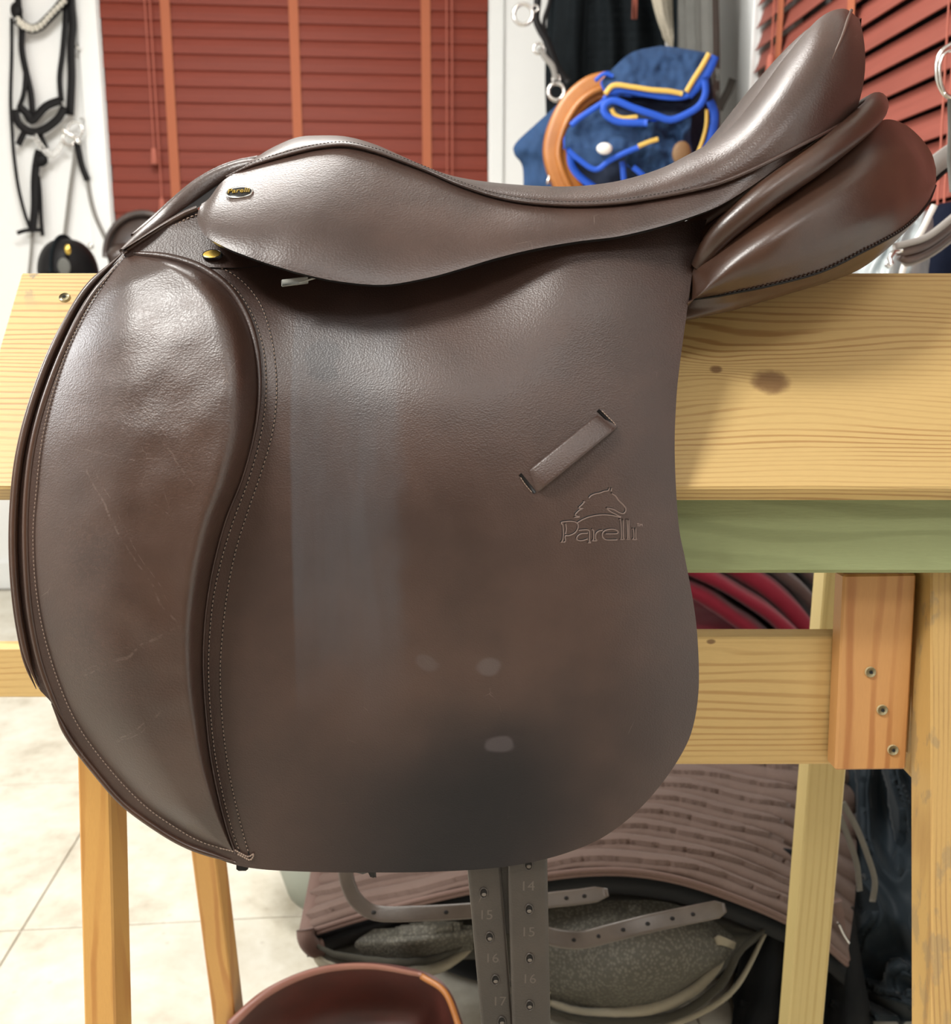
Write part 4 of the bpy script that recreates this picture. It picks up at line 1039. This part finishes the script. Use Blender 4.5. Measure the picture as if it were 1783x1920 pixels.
# --- bridle with large rings
f = D(2.7); b2_ = thing('bridle', 'dark bridle with three nickel bit rings hanging left of the black jacket', 'bridle', tuple(f(1030, 200)))
ring(b2_, 'bit_ring', f(981, 27), .025, .0048, 'chrome'); ring(b2_, 'bit_ring', f(1010, 91), .013, .0036, 'chrome'); ring(b2_, 'bit_ring', f(1043, 172), .021, .0055, 'chrome')
ring(b2_, 'bit_ring', f(1003, 16), .008, .003, 'chrome', n=14); ring(b2_, 'bit_ring', f(1043, 148), .010, .0035, 'chrome', n=14)
strap(b2_, 'cheek_strap', [(1008, -60), (1008, 0), (1005, 34), (1014, 58), (1025, 77), (1038, 111), (1048, 132), (1066, 155)], 9, 'strap', f)
strap(b2_, 'cheek_strap', [(1036, -60), (1031, 0), (1020, 40), (1024, 77)], 5, 'strap', D(2.71))
strap(b2_, 'cheek_strap', [(1012, 90), (1022, 108), (1036, 125), (1042, 150)], 7, 'rein', D(2.69))
HS = .86
UH = lambda x, y, Y: U(x, y, Y * HS)
# --- tan saddle and the blue pads
def z2(x, y): return (850 + x * .3365, y * .3365)
ts = thing('saddle', 'tan leather saddle under the heap of blue saddle pads', 'saddle', tuple(UH(1060, 400, 3.0)))
tp = [z2(*p) for p in [(850, 480), (760, 505), (670, 580), (600, 700), (568, 820), (585, 930), (640, 1050), (720, 1150)]]
q = MB(); q.tube([UH(p[0], p[1], 2.80) for p in cr(tp, 40)], 1, 14, flat=(.030, .026), nrm=(0, -1, 0)); q.build('pommel', M['tan'], ts)
q = MB(); q.tube([UH(p[0] + 6, p[1] + 3, 2.765) for p in cr(tp, 40)], .008, 8); q.build('pommel_welt', M['tan'], ts)
q = MB(); q.ell(UH(1150, 330, 3.02), X * .13, Yv * .12, Z * .10, 20, 12); q.build('seat', M['tan'], ts)
q = MB(); q.tube([UH(1033, 320, 2.79), UH(1026, 345, 2.79)], .004, 8); q.build('pommel_staple', M['chrome'], ts)
pad1 = thing('saddle_pad', 'navy saddle pad with gold piping and bright blue binding heaped on the tan saddle', 'saddle pad', tuple(UH(1180, 380, 2.8)))
def outl(zp): return [z2(*p) for p in zp]
def patchpx(L, R, Yf_, nu=40, nv=40, th=.008, name='panel', mat='navy', parent=None, seed=0, amp=.015):
    a = cr(L, nv); b_ = cr(R, nv); g = []
    for i in range(nv):
        r = []
        for j in range(nu):
            t = j / (nu - 1); p = lerp(a[i], b_[i], t)
            y = Yf_(t, i / (nv - 1)) + amp * noise.noise(Vector((p[0] / 40, p[1] / 40, seed))) + amp * .6 * noise.noise(Vector((p[0] / 14, p[1] / 18, seed + 5)))
            r.append(UH(p[0], p[1], y))
        g.append(r)
    q = MB(); q.shell(g, th); return q.build(name, [M[mat], M['royal']], parent)
# back pad, left wing
pad2 = thing('saddle_pad', 'plain navy saddle pad hanging down left of the tan pommel', 'saddle pad', tuple(UH(1000, 400, 2.9)))
patchpx(outl([(700, 470), (560, 600), (460, 690), (345, 800), (340, 860), (385, 930), (390, 1100)]), outl([(880, 400), (760, 560), (720, 700), (700, 800), (700, 900), (720, 1000), (760, 1120)]), lambda u, v: 2.92 - .04 * math.sin(math.pi * u), name='cloth', parent=pad2, mat='navy', seed=2)
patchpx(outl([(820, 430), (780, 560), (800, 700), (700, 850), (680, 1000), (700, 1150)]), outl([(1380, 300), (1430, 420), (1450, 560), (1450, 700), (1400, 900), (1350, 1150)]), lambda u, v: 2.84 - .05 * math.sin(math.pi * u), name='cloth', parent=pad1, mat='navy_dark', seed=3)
patchpx(outl([(1150, 255), (1000, 290), (900, 370), (830, 450), (850, 505), (860, 520)]), outl([(1200, 258), (1400, 292), (1440, 320), (1400, 420), (1340, 500), (1290, 530)]), lambda u, v: 2.80 - .10 * v, name='folded_corner', parent=pad1, seed=4)
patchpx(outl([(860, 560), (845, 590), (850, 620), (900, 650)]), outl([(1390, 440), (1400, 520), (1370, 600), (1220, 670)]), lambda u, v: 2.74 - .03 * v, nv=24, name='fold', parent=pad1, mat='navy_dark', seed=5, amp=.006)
pad3 = thing('saddle_pad', 'navy saddle pad corner with a white button at the front of the blue heap', 'saddle pad', tuple(UH(1130, 320, 2.66)))
patchpx(outl([(830, 580), (740, 640), (650, 700), (622, 760), (620, 825)]), outl([(840, 660), (920, 700), (990, 705), (1030, 760), (1020, 830)]), lambda u, v: 2.70 - .04 * v, nv=24, name='cloth', parent=pad3, seed=6, amp=.01)
patchpx(outl([(621, 822), (680, 870), (740, 915), (790, 948)]), outl([(1022, 828), (960, 855), (880, 898), (800, 950)]), lambda u, v: 2.655, nv=14, name='cloth', parent=pad3, seed=6, amp=.004)
patchpx(outl([(1000, 700), (980, 800), (960, 900), (1050, 980)]), outl([(1330, 640), (1320, 760), (1330, 870), (1300, 1000)]), lambda u, v: 2.74 - .02 * math.sin(3 * u), nv=24, name='fold', parent=pad1, seed=9, amp=.03)
def rib(parent, zp, wz, mat, Y, nm):
    P = [UH(p[0], p[1], Y) for p in cr(outl(zp), 40)]
    q = MB(); q.tube(P, 1, 8, flat=(wz * .3365 / F * Y * HS / 2, .0018), nrm=(0, -1, .1)); q.build(nm, M[mat], parent)
rib(pad1, [(845, 525), (895, 475), (1000, 485), (1100, 500), (1200, 508), (1275, 522)], 26, 'gold', 2.655, 'gold_piping')
rib(pad1, [(838, 560), (870, 520), (950, 505), (1080, 528), (1200, 545), (1290, 540), (1360, 500)], 26, 'royal', 2.66, 'binding')
rib(pad1, [(1425, 298), (1385, 370), (1340, 440), (1298, 512)], 26, 'gold', 2.655, 'gold_piping')
rib(pad1, [(1458, 312), (1420, 400), (1370, 470), (1310, 535)], 44, 'royal', 2.66, 'binding')
rib(pad1, [(1400, 430), (1405, 520), (1370, 590), (1300, 635), (1210, 668), (1120, 640), (1000, 600), (900, 560), (850, 575), (835, 610), (860, 650), (930, 680), (1080, 685)], 36, 'royal', 2.645, 'binding')
rib(pad1, [(880, 605), (900, 640), (950, 658), (1025, 650)], 22, 'gold', 2.65, 'gold_piping')
rib(pad3, [(850, 560), (760, 620), (700, 660), (655, 700)], 30, 'royal', 2.66, 'binding')
rib(pad3, [(632, 830), (700, 890), (792, 945), (870, 895), (960, 850), (1030, 822)], 28, 'royal', 2.635, 'binding')
q = MB(); q.ell(UH(*z2(842, 828), 2.625), X * .018, Yv * .006, Z * .013, 12, 8); q.build('button', M['white'], pad3)
rib(pad1, [(650, 850), (660, 920), (700, 980), (790, 1050)], 40, 'royal', 2.69, 'binding')
rib(pad1, [(1430, 560), (1455, 650), (1430, 790), (1370, 880), (1330, 960)], 44, 'royal', 2.69, 'binding')
rib(pad1, [(1412, 610), (1408, 700), (1385, 790), (1350, 880)], 18, 'gold', 2.67, 'gold_piping')
rib(pad1, [(1030, 815), (1090, 790), (1140, 775)], 24, 'gold', 2.66, 'gold_piping')
rib(pad1, [(940, 900), (950, 1000), (960, 1060)], 30, 'royal', 2.67, 'binding')
rib(pad1, [(1000, 930), (1060, 980), (1100, 1020)], 30, 'royal', 2.67, 'binding')
rib(pad2, [(790, 450), (840, 412), (890, 425)], 22, 'royal', 2.72, 'binding')
q = MB(); q.ell(UH(*z2(1272, 855), 2.66), X * .022, Yv * .008, Z * .027); q.build('leather_patch', M['patch'], pad1)
stand_top = UH(1150, 390, 3.0).z
sd = thing('saddle_stand', 'plain pine stand holding up the tan saddle near the far wall', 'saddle stand', (UH(1150, 400, 3.0).x, 3.0 * HS, 0))
sx_ = UH(1150, 400, 3.0).x
q = MB(); q.box(Vector((sx_, 3.0 * HS, stand_top - .04)), X, Yv, Z, .08, .22, .05, bev=.01); q.build('top', M['w_pale'], sd, smooth=False)
for dx, dy in ((-.05, -.17), (.05, -.17), (-.05, .17), (.05, .17)):
    q = MB(); q.box(Vector((sx_ + dx, 3.0 * HS + dy, (stand_top - .09) / 2)), X, Yv, Z, .02, .02, (stand_top - .09) / 2, bev=.003); q.build('leg', M['w_pale'], sd, smooth=False)

# ================================================================ RIGHT EDGE
M['brownstrap'] = leather('brown_bridle_leather', (.055, .03, .024), (.10, .06, .045), .38, grain=300, gb=.15)
M['plastic'] = plain('cloudy_grey_plastic', (.36, .40, .41), .25, nscale=35, var=.5)
M['darknavy'] = plain('dark_navy_cloth', (.006, .009, .022), .8, **{'Specular IOR Level': .1})
hb = thing('bit', 'curved nickel snaffle bit hanging at the right edge in front of the red blind', 'bit', tuple(U(1775, 180, 1.1)))
q = MB(); q.tube([U(p[0], p[1], 1.1) for p in cr([(1800, 80), (1784, 84), (1768, 94), (1758, 112), (1757, 138), (1762, 160), (1773, 178), (1790, 184), (1806, 170)], 40)], .0026, 10); q.build('ring', M['chrome'], hb)
q = MB(); q.tube([U(p[0], p[1], 1.095) for p in cr([(1772, 176), (1764, 150), (1763, 118), (1775, 98), (1800, 94)], 30)], .0016, 8); q.build('cheek_piece', M['chrome'], hb)
q = MB(); q.tube([U(1782, 180, 1.1), U(1783, 240, 1.1), U(1781, 300, 1.1), U(1786, 360, 1.1)], 1, 8, flat=(.003, .002), nrm=(0, -1, 0)); q.build('hanger_strap', M['greycloth'], hb)
lea = thing('bridle', 'brown leather bridle straps crossing the right edge behind the rear of the large saddle', 'bridle', tuple(U(1740, 470, 1.12)))
M['strapgrey'] = plain('pale_worn_strap', (.30, .28, .26), .45)
strap(lea, 'cheek_strap', [(1700, 372), (1740, 322), (1765, 300), (1800, 276), (1850, 240)], 34, 'strapgrey', D(1.12), .003)
strap(lea, 'cheek_strap', [(1700, 392), (1742, 345), (1770, 318), (1800, 298), (1850, 262)], 14, 'strap', D(1.13), .004)
for k, (dy, mt, w) in enumerate(((0, 'strapgrey', 12), (13, 'brownstrap', 18), (30, 'brownstrap', 16), (40, 'strapgrey', 8))):
    strap(lea, 'rein', [(1676 + k * 6, 462 + dy * .6), (1702, 456 + dy), (1738, 444 + dy * .95), (1783, 410 + dy), (1840, 360 + dy)], w, mt, D(1.08 + k * .004), .004)
q = MB(); q.tube([U(1690, 470, 1.08), U(1676, 472, 1.075), U(1668, 484, 1.07), U(1672, 495, 1.07), U(1666, 500, 1.07), U(1662, 496, 1.07)], .0026, 8); q.build('buckle', M['chrome'], lea)
wr = thing('lead_rope', 'thin white rope end below the brown straps at the right edge', 'rope', tuple(U(1700, 515, 1.2)))
q = MB(); q.tube([U(p[0], p[1], 1.2) for p in cr([(1752, 385), (1742, 405), (1730, 430), (1716, 455), (1703, 480), (1693, 505), (1686, 530), (1680, 560)], 30)], .0040, 8); q.build('rope', M['white'], wr)
q = MB(); g = loftm([[(1600, 520, 1.3), (1650, 500, 1.24), (1700, 480, 1.3)], [(1590, 560, 1.28), (1650, 530, 1.2), (1720, 500, 1.28)], [(1600, 640, 1.3), (1660, 620, 1.22), (1730, 600, 1.3)]], 30, 30, U, folds(2, .01)) ; 
g = loftm([[(1655, 470, 1.30), (1690, 430, 1.27), (1725, 400, 1.30), (1745, 392, 1.33)], [(1605, 500, 1.28), (1660, 480, 1.23), (1720, 440, 1.25), (1750, 430, 1.3)], [(1590, 560, 1.28), (1650, 540, 1.2), (1710, 520, 1.22), (1740, 520, 1.28)], [(1600, 640, 1.3), (1650, 640, 1.22), (1710, 620, 1.24), (1740, 600, 1.3)]], 40, 40, U, folds(3, .010, 3)); q.shell(g, .004)
tag(q.build('plastic_bag', M['plastic']), 'crumpled cloudy grey plastic bag behind the rear of the large saddle', 'bag')
q = MB(); c = U(1775, 520, 1.42); q.ell(c + Z * -.0, X * .060, Yv * .06, Z * .105, 22, 14, pw=.85); tag(q.build('fabric_bundle', M['darknavy']), 'dark navy cloth bundle behind the brown straps at the right edge', 'bundle')
# ================================================================ BELOW THE RACK
def fabric(name, c, rough=.85, ns=220, b=.3):
    t = NT(name); g = t.geo(); n = t.noise(g, ns, 3); n2 = t.noise(g, 12, 3)
    col = t.mix(n, tuple(q * .82 for q in c), tuple(q * 1.15 for q in c)); col = t.mix(n2, col, tuple(q * .85 for q in c))
    return t.out(col, rough, t.bump(n, b, .0008), **{'Sheen Weight': .08, 'Specular IOR Level': .10})
M['quilt'] = fabric('brown_quilted_cotton', (.15, .103, .086))
M['bind'] = fabric('brown_binding', (.17, .112, .095))
M['neo'] = fabric('black_neoprene', (.007, .008, .009), .8)
M['olive'] = fabric('dark_olive_lining', (.045, .042, .032))
def meshmat():
    t = NT('grey_mesh_padding'); g = t.geo()
    v = t.voro(g, 240); col = t.mix(t.smooth(v, .2, .6), (.115, .108, .085), (.06, .056, .043))
    return t.out(col, .7, t.bump(v, .7, .001))
M['mesh'] = meshmat()
M['fleece'] = fabric('grey_tan_fleece', (.30, .27, .20), .95, 160, .8)
M['burg'] = fabric('burgundy_velour', (.15, .008, .018), .7, 60, .2)
M['brownrug'] = fabric('dark_brown_rug', (.06, .035, .03)); M['greyrug'] = fabric('grey_green_rug', (.14, .13, .11))
M['cognac'] = leather('red_brown_seat_leather', (.045, .007, .003), (.08, .011, .005), .5, grain=220, gb=.2)
M['cognac_rim'] = leather('pinkish_tan_rim_leather', (.22, .085, .06), (.28, .12, .08), .45, grain=220, gb=.2)
M['slate'] = fabric('dark_slate_nylon', (.013, .020, .026), .5, 90, .1)
# --- tack bag on the floor that carries the heap
def blobbox(c, hx, hy, hz, mat, nm, label=None, cat=None, amp=.012, sd=1):
    q = MB(); g = []
    for i in range(22):
        ph = -math.pi / 2 + math.pi * i / 21; r = []
        for j in range(40):
            a = 2 * math.pi * j / 40; e = .45
            sg = lambda v, e_: math.copysign(abs(v) ** e_, v)
            x = sg(math.cos(ph), e) * sg(math.cos(a), e) * hx; y = sg(math.cos(ph), e) * sg(math.sin(a), e) * hy; z = sg(math.sin(ph), e) * hz
            d = amp * noise.noise(Vector((x * 9, y * 9, z * 9 + sd)))
            r.append(Vector(c) + Vector((x * (1 + d / hx), y * (1 + d / hy), max(-hz + .001, z * (1 + d / hz)))))
        g.append(r)
    q.grid(g, closed_u=True); o = q.build(nm, M[mat])
    if label: tag(o, label, cat)
    return o
blobbox((.18, 1.36, .065), .30, .17, .065, 'neo', 'tack_bag', 'flat black tack bag on the floor beneath the brown quilted pad', 'bag')
blobbox((.46, 1.72, .14), .20, .16, .14, 'neo', 'storage_box', 'low black soft box on the floor under the folded burgundy rugs', 'box', sd=4)
# --- quilted saddle pad
pad = thing('saddle_pad', 'brown quilted saddle pad with black border lying on the low heap under the rack', 'saddle pad', tuple(U(1080, 1700, 1.1)))
T_ = [(640, 1395, 1.40), (900, 1390, 1.40), (1200, 1385, 1.38), (1420, 1395, 1.36), (1500, 1405, 1.36), (1600, 1425, 1.38)]
M_ = [(604, 1570, 1.24), (900, 1530, 1.22), (1200, 1500, 1.20), (1420, 1545, 1.19), (1540, 1600, 1.20), (1606, 1640, 1.23)]
B_2 = [(570, 1748, 1.09), (700, 1708, 1.07), (890, 1662, 1.06), (1100, 1630, 1.05), (1250, 1640, 1.05), (1400, 1688, 1.06), (1520, 1745, 1.08), (1588, 1800, 1.10)]
def quilt(p, u, v):
    k = v * 9
    rb = abs(math.sin(k * math.pi)) ** .75
    cs = abs(math.sin((u * 20 + .5 * int(k)) * math.pi)) ** .35
    return (p[0], p[1] + 2 * math.sin(u * 31 + v * 9), p[2] - .011 * rb * (.80 + .20 * cs))
q = MB(); g = loftm([T_, M_, B_2], 260, 290, U, quilt); q.shell(g, .006); q.build('quilted_panel', M['quilt'], pad)
bc = cr(B_2, 120)
for dy, r in ((2, .0032), (9, .0030)):
    q = MB(); q.tube([U(p[0], p[1] + dy, p[2] - .006) for p in bc], r, 8); q.build('binding', M['bind'], pad)
lc = cr([(640, 1395, 1.40), (604, 1570, 1.24), (570, 1748, 1.09)], 60)
q = MB(); q.tube([U(p[0] + 6, p[1], p[2] - .008) for p in lc], 1, 8, flat=(.011, .004), nrm=(0, -1, .3)); q.build('binding', M['bind'], pad)
q = MB(); q.tube([U(p[0], p[1], p[2]) for p in cr([(572, 1742, 1.075), (575, 1762, 1.07), (590, 1778, 1.075), (604, 1776, 1.08)], 14)], .0115, 10); q.build('corner_binding', M['bind'], pad)
c1_ = [(p[0], p[1] + 10, p[2] + .006) for p in cr(B_2, 60)]; c2_ = [(p[0] + 6 - 12 * i / 59, p[1] + 47, p[2] + .012 + .03 * (1 - abs(i / 29.5 - 1))) for i, p in enumerate(cr(B_2, 60))]
q = MB(); q.shell(loftm([c1_, [lerp(a, b, .5)[:2] + (lerp(a, b, .5)[2] - .012,) for a, b in zip(c1_, c2_)], c2_], 90, 14, U), .006); q.build('border', M['neo'], pad)
q = MB(); q.tube([U(p[0], p[1], 1.155) for p in cr([(1426, 1592), (1450, 1602), (1480, 1606), (1506, 1612)], 12)], 1, 8, flat=(.010, .003), nrm=(0, -1, .4)); q.tube([U(p[0], p[1], 1.150) for p in cr([(1432, 1592), (1440, 1612), (1452, 1626), (1460, 1632)], 12)], 1, 8, flat=(.006, .003), nrm=(0, -1, .4)); q.build('keeper_loop', M['neo'], pad)
q = MB(); q.tube([U(p[0], p[1], 1.13) for p in cr([(1560, 1690), (1566, 1730), (1570, 1765), (1576, 1800)], 12)], 1, 8, flat=(.013, .005), nrm=(0, -1, .2)); q.build('corner_strap', M['bind'], pad)
q = MB(); q.tube([U(p[0], p[1], 1.11) for p in cr([(1571, 1730), (1580, 1750), (1591, 1768)], 10)], .0018, 8); q.build('zip_pull', M['chrome'], pad)
# --- grey saddle with mesh padding
gs = thing('saddle', 'upturned dark saddle with grey mesh padding and fleece edge under the brown quilted pad', 'saddle', tuple(U(1000, 1880, 1.05)))
rows = [[(585, 1760, 1.13), (760, 1720, 1.13), (900, 1690, 1.14), (1100, 1665, 1.14), (1280, 1680, 1.14), (1440, 1745, 1.13)],
        [(590, 1785, 1.10), (720, 1800, 1.06), (880, 1760, 1.08), (1050, 1740, 1.07), (1250, 1760, 1.04), (1425, 1760, 1.10)],
        [(600, 1800, 1.10), (720, 1832, 1.08), (890, 1790, 1.10), (1030, 1860, 1.08), (1240, 1880, 1.05), (1400, 1780, 1.12)],
        [(620, 1805, 1.12), (720, 1836, 1.12), (900, 1800, 1.13), (1030, 1900, 1.12), (1240, 1905, 1.10), (1390, 1790, 1.15)]]
q = MB(); q.shell(loftm(rows, 80, 40, U), .004); q.build('lining', M['olive'], gs)
q = MB(); q.shell(loftm([[(700, 1742, 1.075), (780, 1738, 1.06), (885, 1735, 1.07)], [(665, 1770, 1.07), (780, 1765, 1.035), (890, 1752, 1.06)], [(690, 1798, 1.075), (780, 1800, 1.05), (885, 1782, 1.07)]], 30, 20, U), .01); q.build('mesh_cushion', M['mesh'], gs)
q = MB(); q.shell(loftm([[(1030, 1705, 1.09), (1120, 1690, 1.08), (1240, 1690, 1.08), (1330, 1720, 1.09)], [(1020, 1770, 1.06), (1150, 1745, 1.03), (1270, 1750, 1.03), (1380, 1765, 1.07)], [(1030, 1850, 1.05), (1160, 1835, 1.0), (1270, 1830, 1.01), (1360, 1800, 1.05)], [(1040, 1890, 1.07), (1140, 1893, 1.04), (1240, 1885, 1.04), (1335, 1822, 1.07)]], 50, 40, U), .01); q.build('mesh_cushion', M['mesh'], gs)
def fl(pts, r, nm, mat):
    q = MB(); P = [U(*p) for p in cr(pts, 50)]
    q.tube([p + Vector((0, 0, .001 * noise.noise(p * 90))) for p in P], [r * (.25 + .75 * math.sin(math.pi * (i + .5) / 50) ** .4) for i in range(50)], 10); q.build(nm, M[mat], gs)
fl([(586, 1781, 1.08), (614, 1812, 1.06), (686, 1830, 1.05), (757, 1826, 1.05), (829, 1811, 1.06), (884, 1775, 1.08)], .0085, 'fleece_edge', 'fleece')
fl([(590, 1772, 1.07), (640, 1792, 1.05), (740, 1805, 1.04), (820, 1796, 1.05), (884, 1762, 1.07)], .0045, 'piping', 'olive')
fl([(1030, 1880, 1.05), (1100, 1900, 1.04), (1215, 1893, 1.03), (1291, 1862, 1.04), (1337, 1822, 1.05), (1356, 1795, 1.06)], .0075, 'fleece_edge', 'fleece')
fl([(1030, 1895, 1.04), (1110, 1913, 1.03), (1253, 1908, 1.02), (1345, 1852, 1.03), (1387, 1783, 1.05), (1433, 1742, 1.08)], .0055, 'piping', 'olive')
fl([(1030, 1860, 1.03), (1010, 1900, 1.03), (1030, 1925, 1.03), (1200, 1935, 1.03), (1360, 1870, 1.05), (1440, 1742, 1.1)], .004, 'piping', 'fleece')
q = MB(); q.shell(loftm([[(1335, 1760, 1.055), (1350, 1755, 1.05), (1380, 1768, 1.06)], [(1330, 1775, 1.055), (1350, 1772, 1.048), (1376, 1780, 1.06)]], 10, 6, U), .003); q.build('girth_buckle_tab', M['fleece'], gs)
def lowstrap(parent, pts, w, mat, Y, holes, nm='girth_strap'):
    P = [U(p[0], p[1], Y - .02 * math.sin(math.pi * i / 49)) for i, p in enumerate(cr(pts, 50))]
    q = MB(); q.tube(P, [min(1, .5 + (49 - i) * .25) for i in range(50)], 10, flat=(w / F * Y * .55, .0018), nrm=(0, -.8, .6)); o = q.build(nm, M[mat], parent)
    for u in holes:
        c = P[int(u * 49)]; w_ = MB(); w_.ell(c + Vector((0, -.0016, .0012)), X * .0028, Vector((0, -.8, .6)) * .0006, Vector((0, .6, .8)) * .0022, 10, 6); w_.build('hole', M['edge'], o)
M['lstrap'] = leather('grey_brown_girth_leather', (.055, .042, .034), (.10, .08, .066), .38, grain=220, gb=.2)
lowstrap(gs, [(646, 1620), (652, 1655), (668, 1688), (705, 1712), (781, 1713), (877, 1708), (960, 1700), (1029, 1688), (1091, 1681), (1140, 1673)], 28, 'lstrap', .97, (.22, .45, .62, .86, .92))
lowstrap(gs, [(985, 1740), (1040, 1758), (1091, 1762), (1150, 1748), (1215, 1732), (1291, 1716), (1360, 1702)], 32, 'lstrap', .96, (.25, .38, .5, .62, .74, .84))
# --- red-brown saddle, lowest
cs_ = thing('saddle', 'red brown leather saddle seat lowest in the heap at the bottom edge', 'saddle', tuple(U(660, 2100, 1.0)))
rows = [[(430, 1925, .93), (500, 1864, .95), (590, 1824, .98), (690, 1814, 1.0), (790, 1830, 1.0), (835, 1862, .98), (862, 1930, .95)],
        [(440, 1990, .95), (520, 1940, .99), (600, 1910, 1.03), (690, 1900, 1.05), (780, 1910, 1.04), (820, 1935, 1.0), (855, 1980, .96)],
        [(480, 2100, .94), (540, 2060, .96), (610, 2040, .97), (690, 2035, .98), (760, 2040, .97), (800, 2060, .96), (830, 2100, .95)]]
q = MB(); q.shell(loftm(rows, 60, 30, U), .006); q.build('seat', M['cognac'], cs_)
q = MB(); q.tube([U(*p) for p in cr([(x, y - 2, Y_ - .004) for x, y, Y_ in rows[0][:5]], 50)], [.0055 - .003 * i / 49 for i in range(50)], 10); q.build('seat_rim', M['cognac_rim'], cs_)
q = MB(); q.tube([U(*p) for p in cr([(x, y, Y_ - .004) for x, y, Y_ in rows[0][4:]], 30)], .0035, 10); q.build('seat_rim', M['tan'], cs_)
q = MB(); q.ell(U(650, 2080, 1.02), X * .13, Yv * .08, Z * .05, 20, 10); q.build('underside', M['cognac'], cs_)
M['tubm'] = plain('grey_green_rubber', (.36, .39, .34), .6)
# --- feed tub
q = MB(); cc = U(650, 1655, 1.47); cc.z = 0; g = []
for (r, z) in ((.0, .001), (.085, .001), (.10, .006), (.125, .10), (.13, .135), (.136, .14), (.134, .146), (.126, .142), (.12, .10), (.09, .012), (.0, .01)):
    g.append([cc + Vector((r * math.cos(2 * math.pi * k / 32), r * math.sin(2 * math.pi * k / 32), z)) for k in range(32)])
q.grid(g, closed_u=True); tag(q.build('feed_tub', M['tubm'] if 'tubm' in M else M['greycloth']), 'low grey round feed tub on the floor left of the brown quilted pad', 'tub')
# --- folded rugs
def rug(label, px, mat, Y, th, grp=None, nm='folded_rug'):
    q = MB(); P = [U(p[0], p[1], Y) for p in cr(px, 40)]
    g = []
    for i, p in enumerate(P):
        t = (P[min(39, i + 1)] - P[max(0, i - 1)]).normalized(); n = Vector((-t.z, 0, t.x))
        r = []
        for k in range(24):
            a = 2 * math.pi * k / 24; ca, sa = math.cos(a), math.sin(a)
            r.append(p + Yv * (.16 + .16 * math.copysign(abs(ca) ** .5, ca)) + n * th * math.copysign(abs(sa) ** .6, sa) * (1 + .25 * noise.noise(Vector((i * .15, k * .3, th * 300)))))
        g.append(r)
    q.grid(g, closed_u=True); b0 = len(q.v); q.f.append(tuple(range(24))); q.m.append(0); q.f.append(tuple(reversed(range(b0 - 24, b0)))); q.m.append(0)
    return tag(q.build(nm, M[mat]), label, 'rug', 'folded rugs piled behind the cross rail')
rug('lower burgundy rug fold just above the pine cross rail', [(1200, 1075), (1290, 1108), (1360, 1148), (1430, 1200), (1480, 1240)], 'burg', 1.50, .0165)
rug('middle burgundy rug fold with a soft sheen seen under the green beam', [(1200, 1035), (1300, 1073), (1370, 1107), (1450, 1158), (1510, 1215)], 'burg', 1.505, .0150)
rug('uppermost burgundy rug fold widest of the three between beam and rail', [(1220, 1000), (1330, 1045), (1400, 1080), (1470, 1130), (1530, 1200)], 'burg', 1.53, .021)
rug('dark brown rug fold right of the burgundy ones behind the pale leg', [(1260, 965), (1380, 1025), (1450, 1065), (1520, 1125), (1570, 1200)], 'brownrug', 1.55, .015)
rug('thin dark brown rug fold directly beneath the grey green one', [(1300, 945), (1420, 1010), (1490, 1055), (1550, 1115), (1600, 1190)], 'brownrug', 1.58, .013)
rug('grey green rug fold at the top right of the folded rugs', [(1340, 935), (1460, 1005), (1530, 1058), (1580, 1110), (1640, 1190)], 'greyrug', 1.60, .018)
blobbox((.47, 1.68, .345), .19, .15, .07, 'burg', 'folded_rug', 'bulky burgundy rug at the bottom of the folded rugs behind the cross rail', 'rug', sd=8)
# --- dark jacket at the right
jr = thing('jacket', 'dark slate nylon jacket heaped behind the right leg of the rack', 'jacket', tuple(U(1680, 1900, 1.2)))
def crump(p, u, v):
    n1 = noise.noise(Vector((u * 2.6 + v * .8, v * 3.2 - u * 1.2, 2))); n2 = abs(noise.noise(Vector((u * 4, v * 6 - u * 3, 9))))
    return (p[0], p[1], p[2] + .06 * n1 + .06 * n2)
q = MB(); q.shell(loftm([[(1560, 1390, 1.38), (1640, 1385, 1.34), (1760, 1400, 1.32), (1830, 1430, 1.34)], [(1555, 1520, 1.34), (1640, 1530, 1.24), (1760, 1520, 1.2), (1850, 1540, 1.24)], [(1545, 1680, 1.32), (1640, 1690, 1.18), (1760, 1690, 1.14), (1870, 1700, 1.18)], [(1530, 1830, 1.26), (1640, 1830, 1.14), (1760, 1830, 1.1), (1880, 1830, 1.12)], [(1530, 1905, 1.22), (1640, 1915, 1.12), (1760, 1915, 1.1), (1900, 1915, 1.1)]], 90, 100, U, crump), .008); q.build('body', M['slate'], jr)
for pts in ([(1580, 1505), (1605, 1550), (1625, 1600), (1640, 1650), (1636, 1690)], [(1574, 1530), (1592, 1575), (1606, 1620), (1612, 1670)]):
    q = MB(); q.tube([U(p[0], p[1], 1.13) for p in cr(pts, 24)], 1, 8, flat=(.004, .0015), nrm=(0, -1, .3)); q.build('zip_tape', M['greyrug'], jr)
q = MB(); q.shell(loftm([[(1395, 1760, 1.16), (1500, 1740, 1.17), (1600, 1700, 1.17)], [(1380, 1850, 1.14), (1500, 1850, 1.13), (1620, 1830, 1.13)], [(1370, 1930, 1.12), (1500, 1935, 1.10), (1640, 1930, 1.1)]], 50, 40, U, folds(3, .012, 2)), .006); q.build('sleeve', M['neo'], jr)
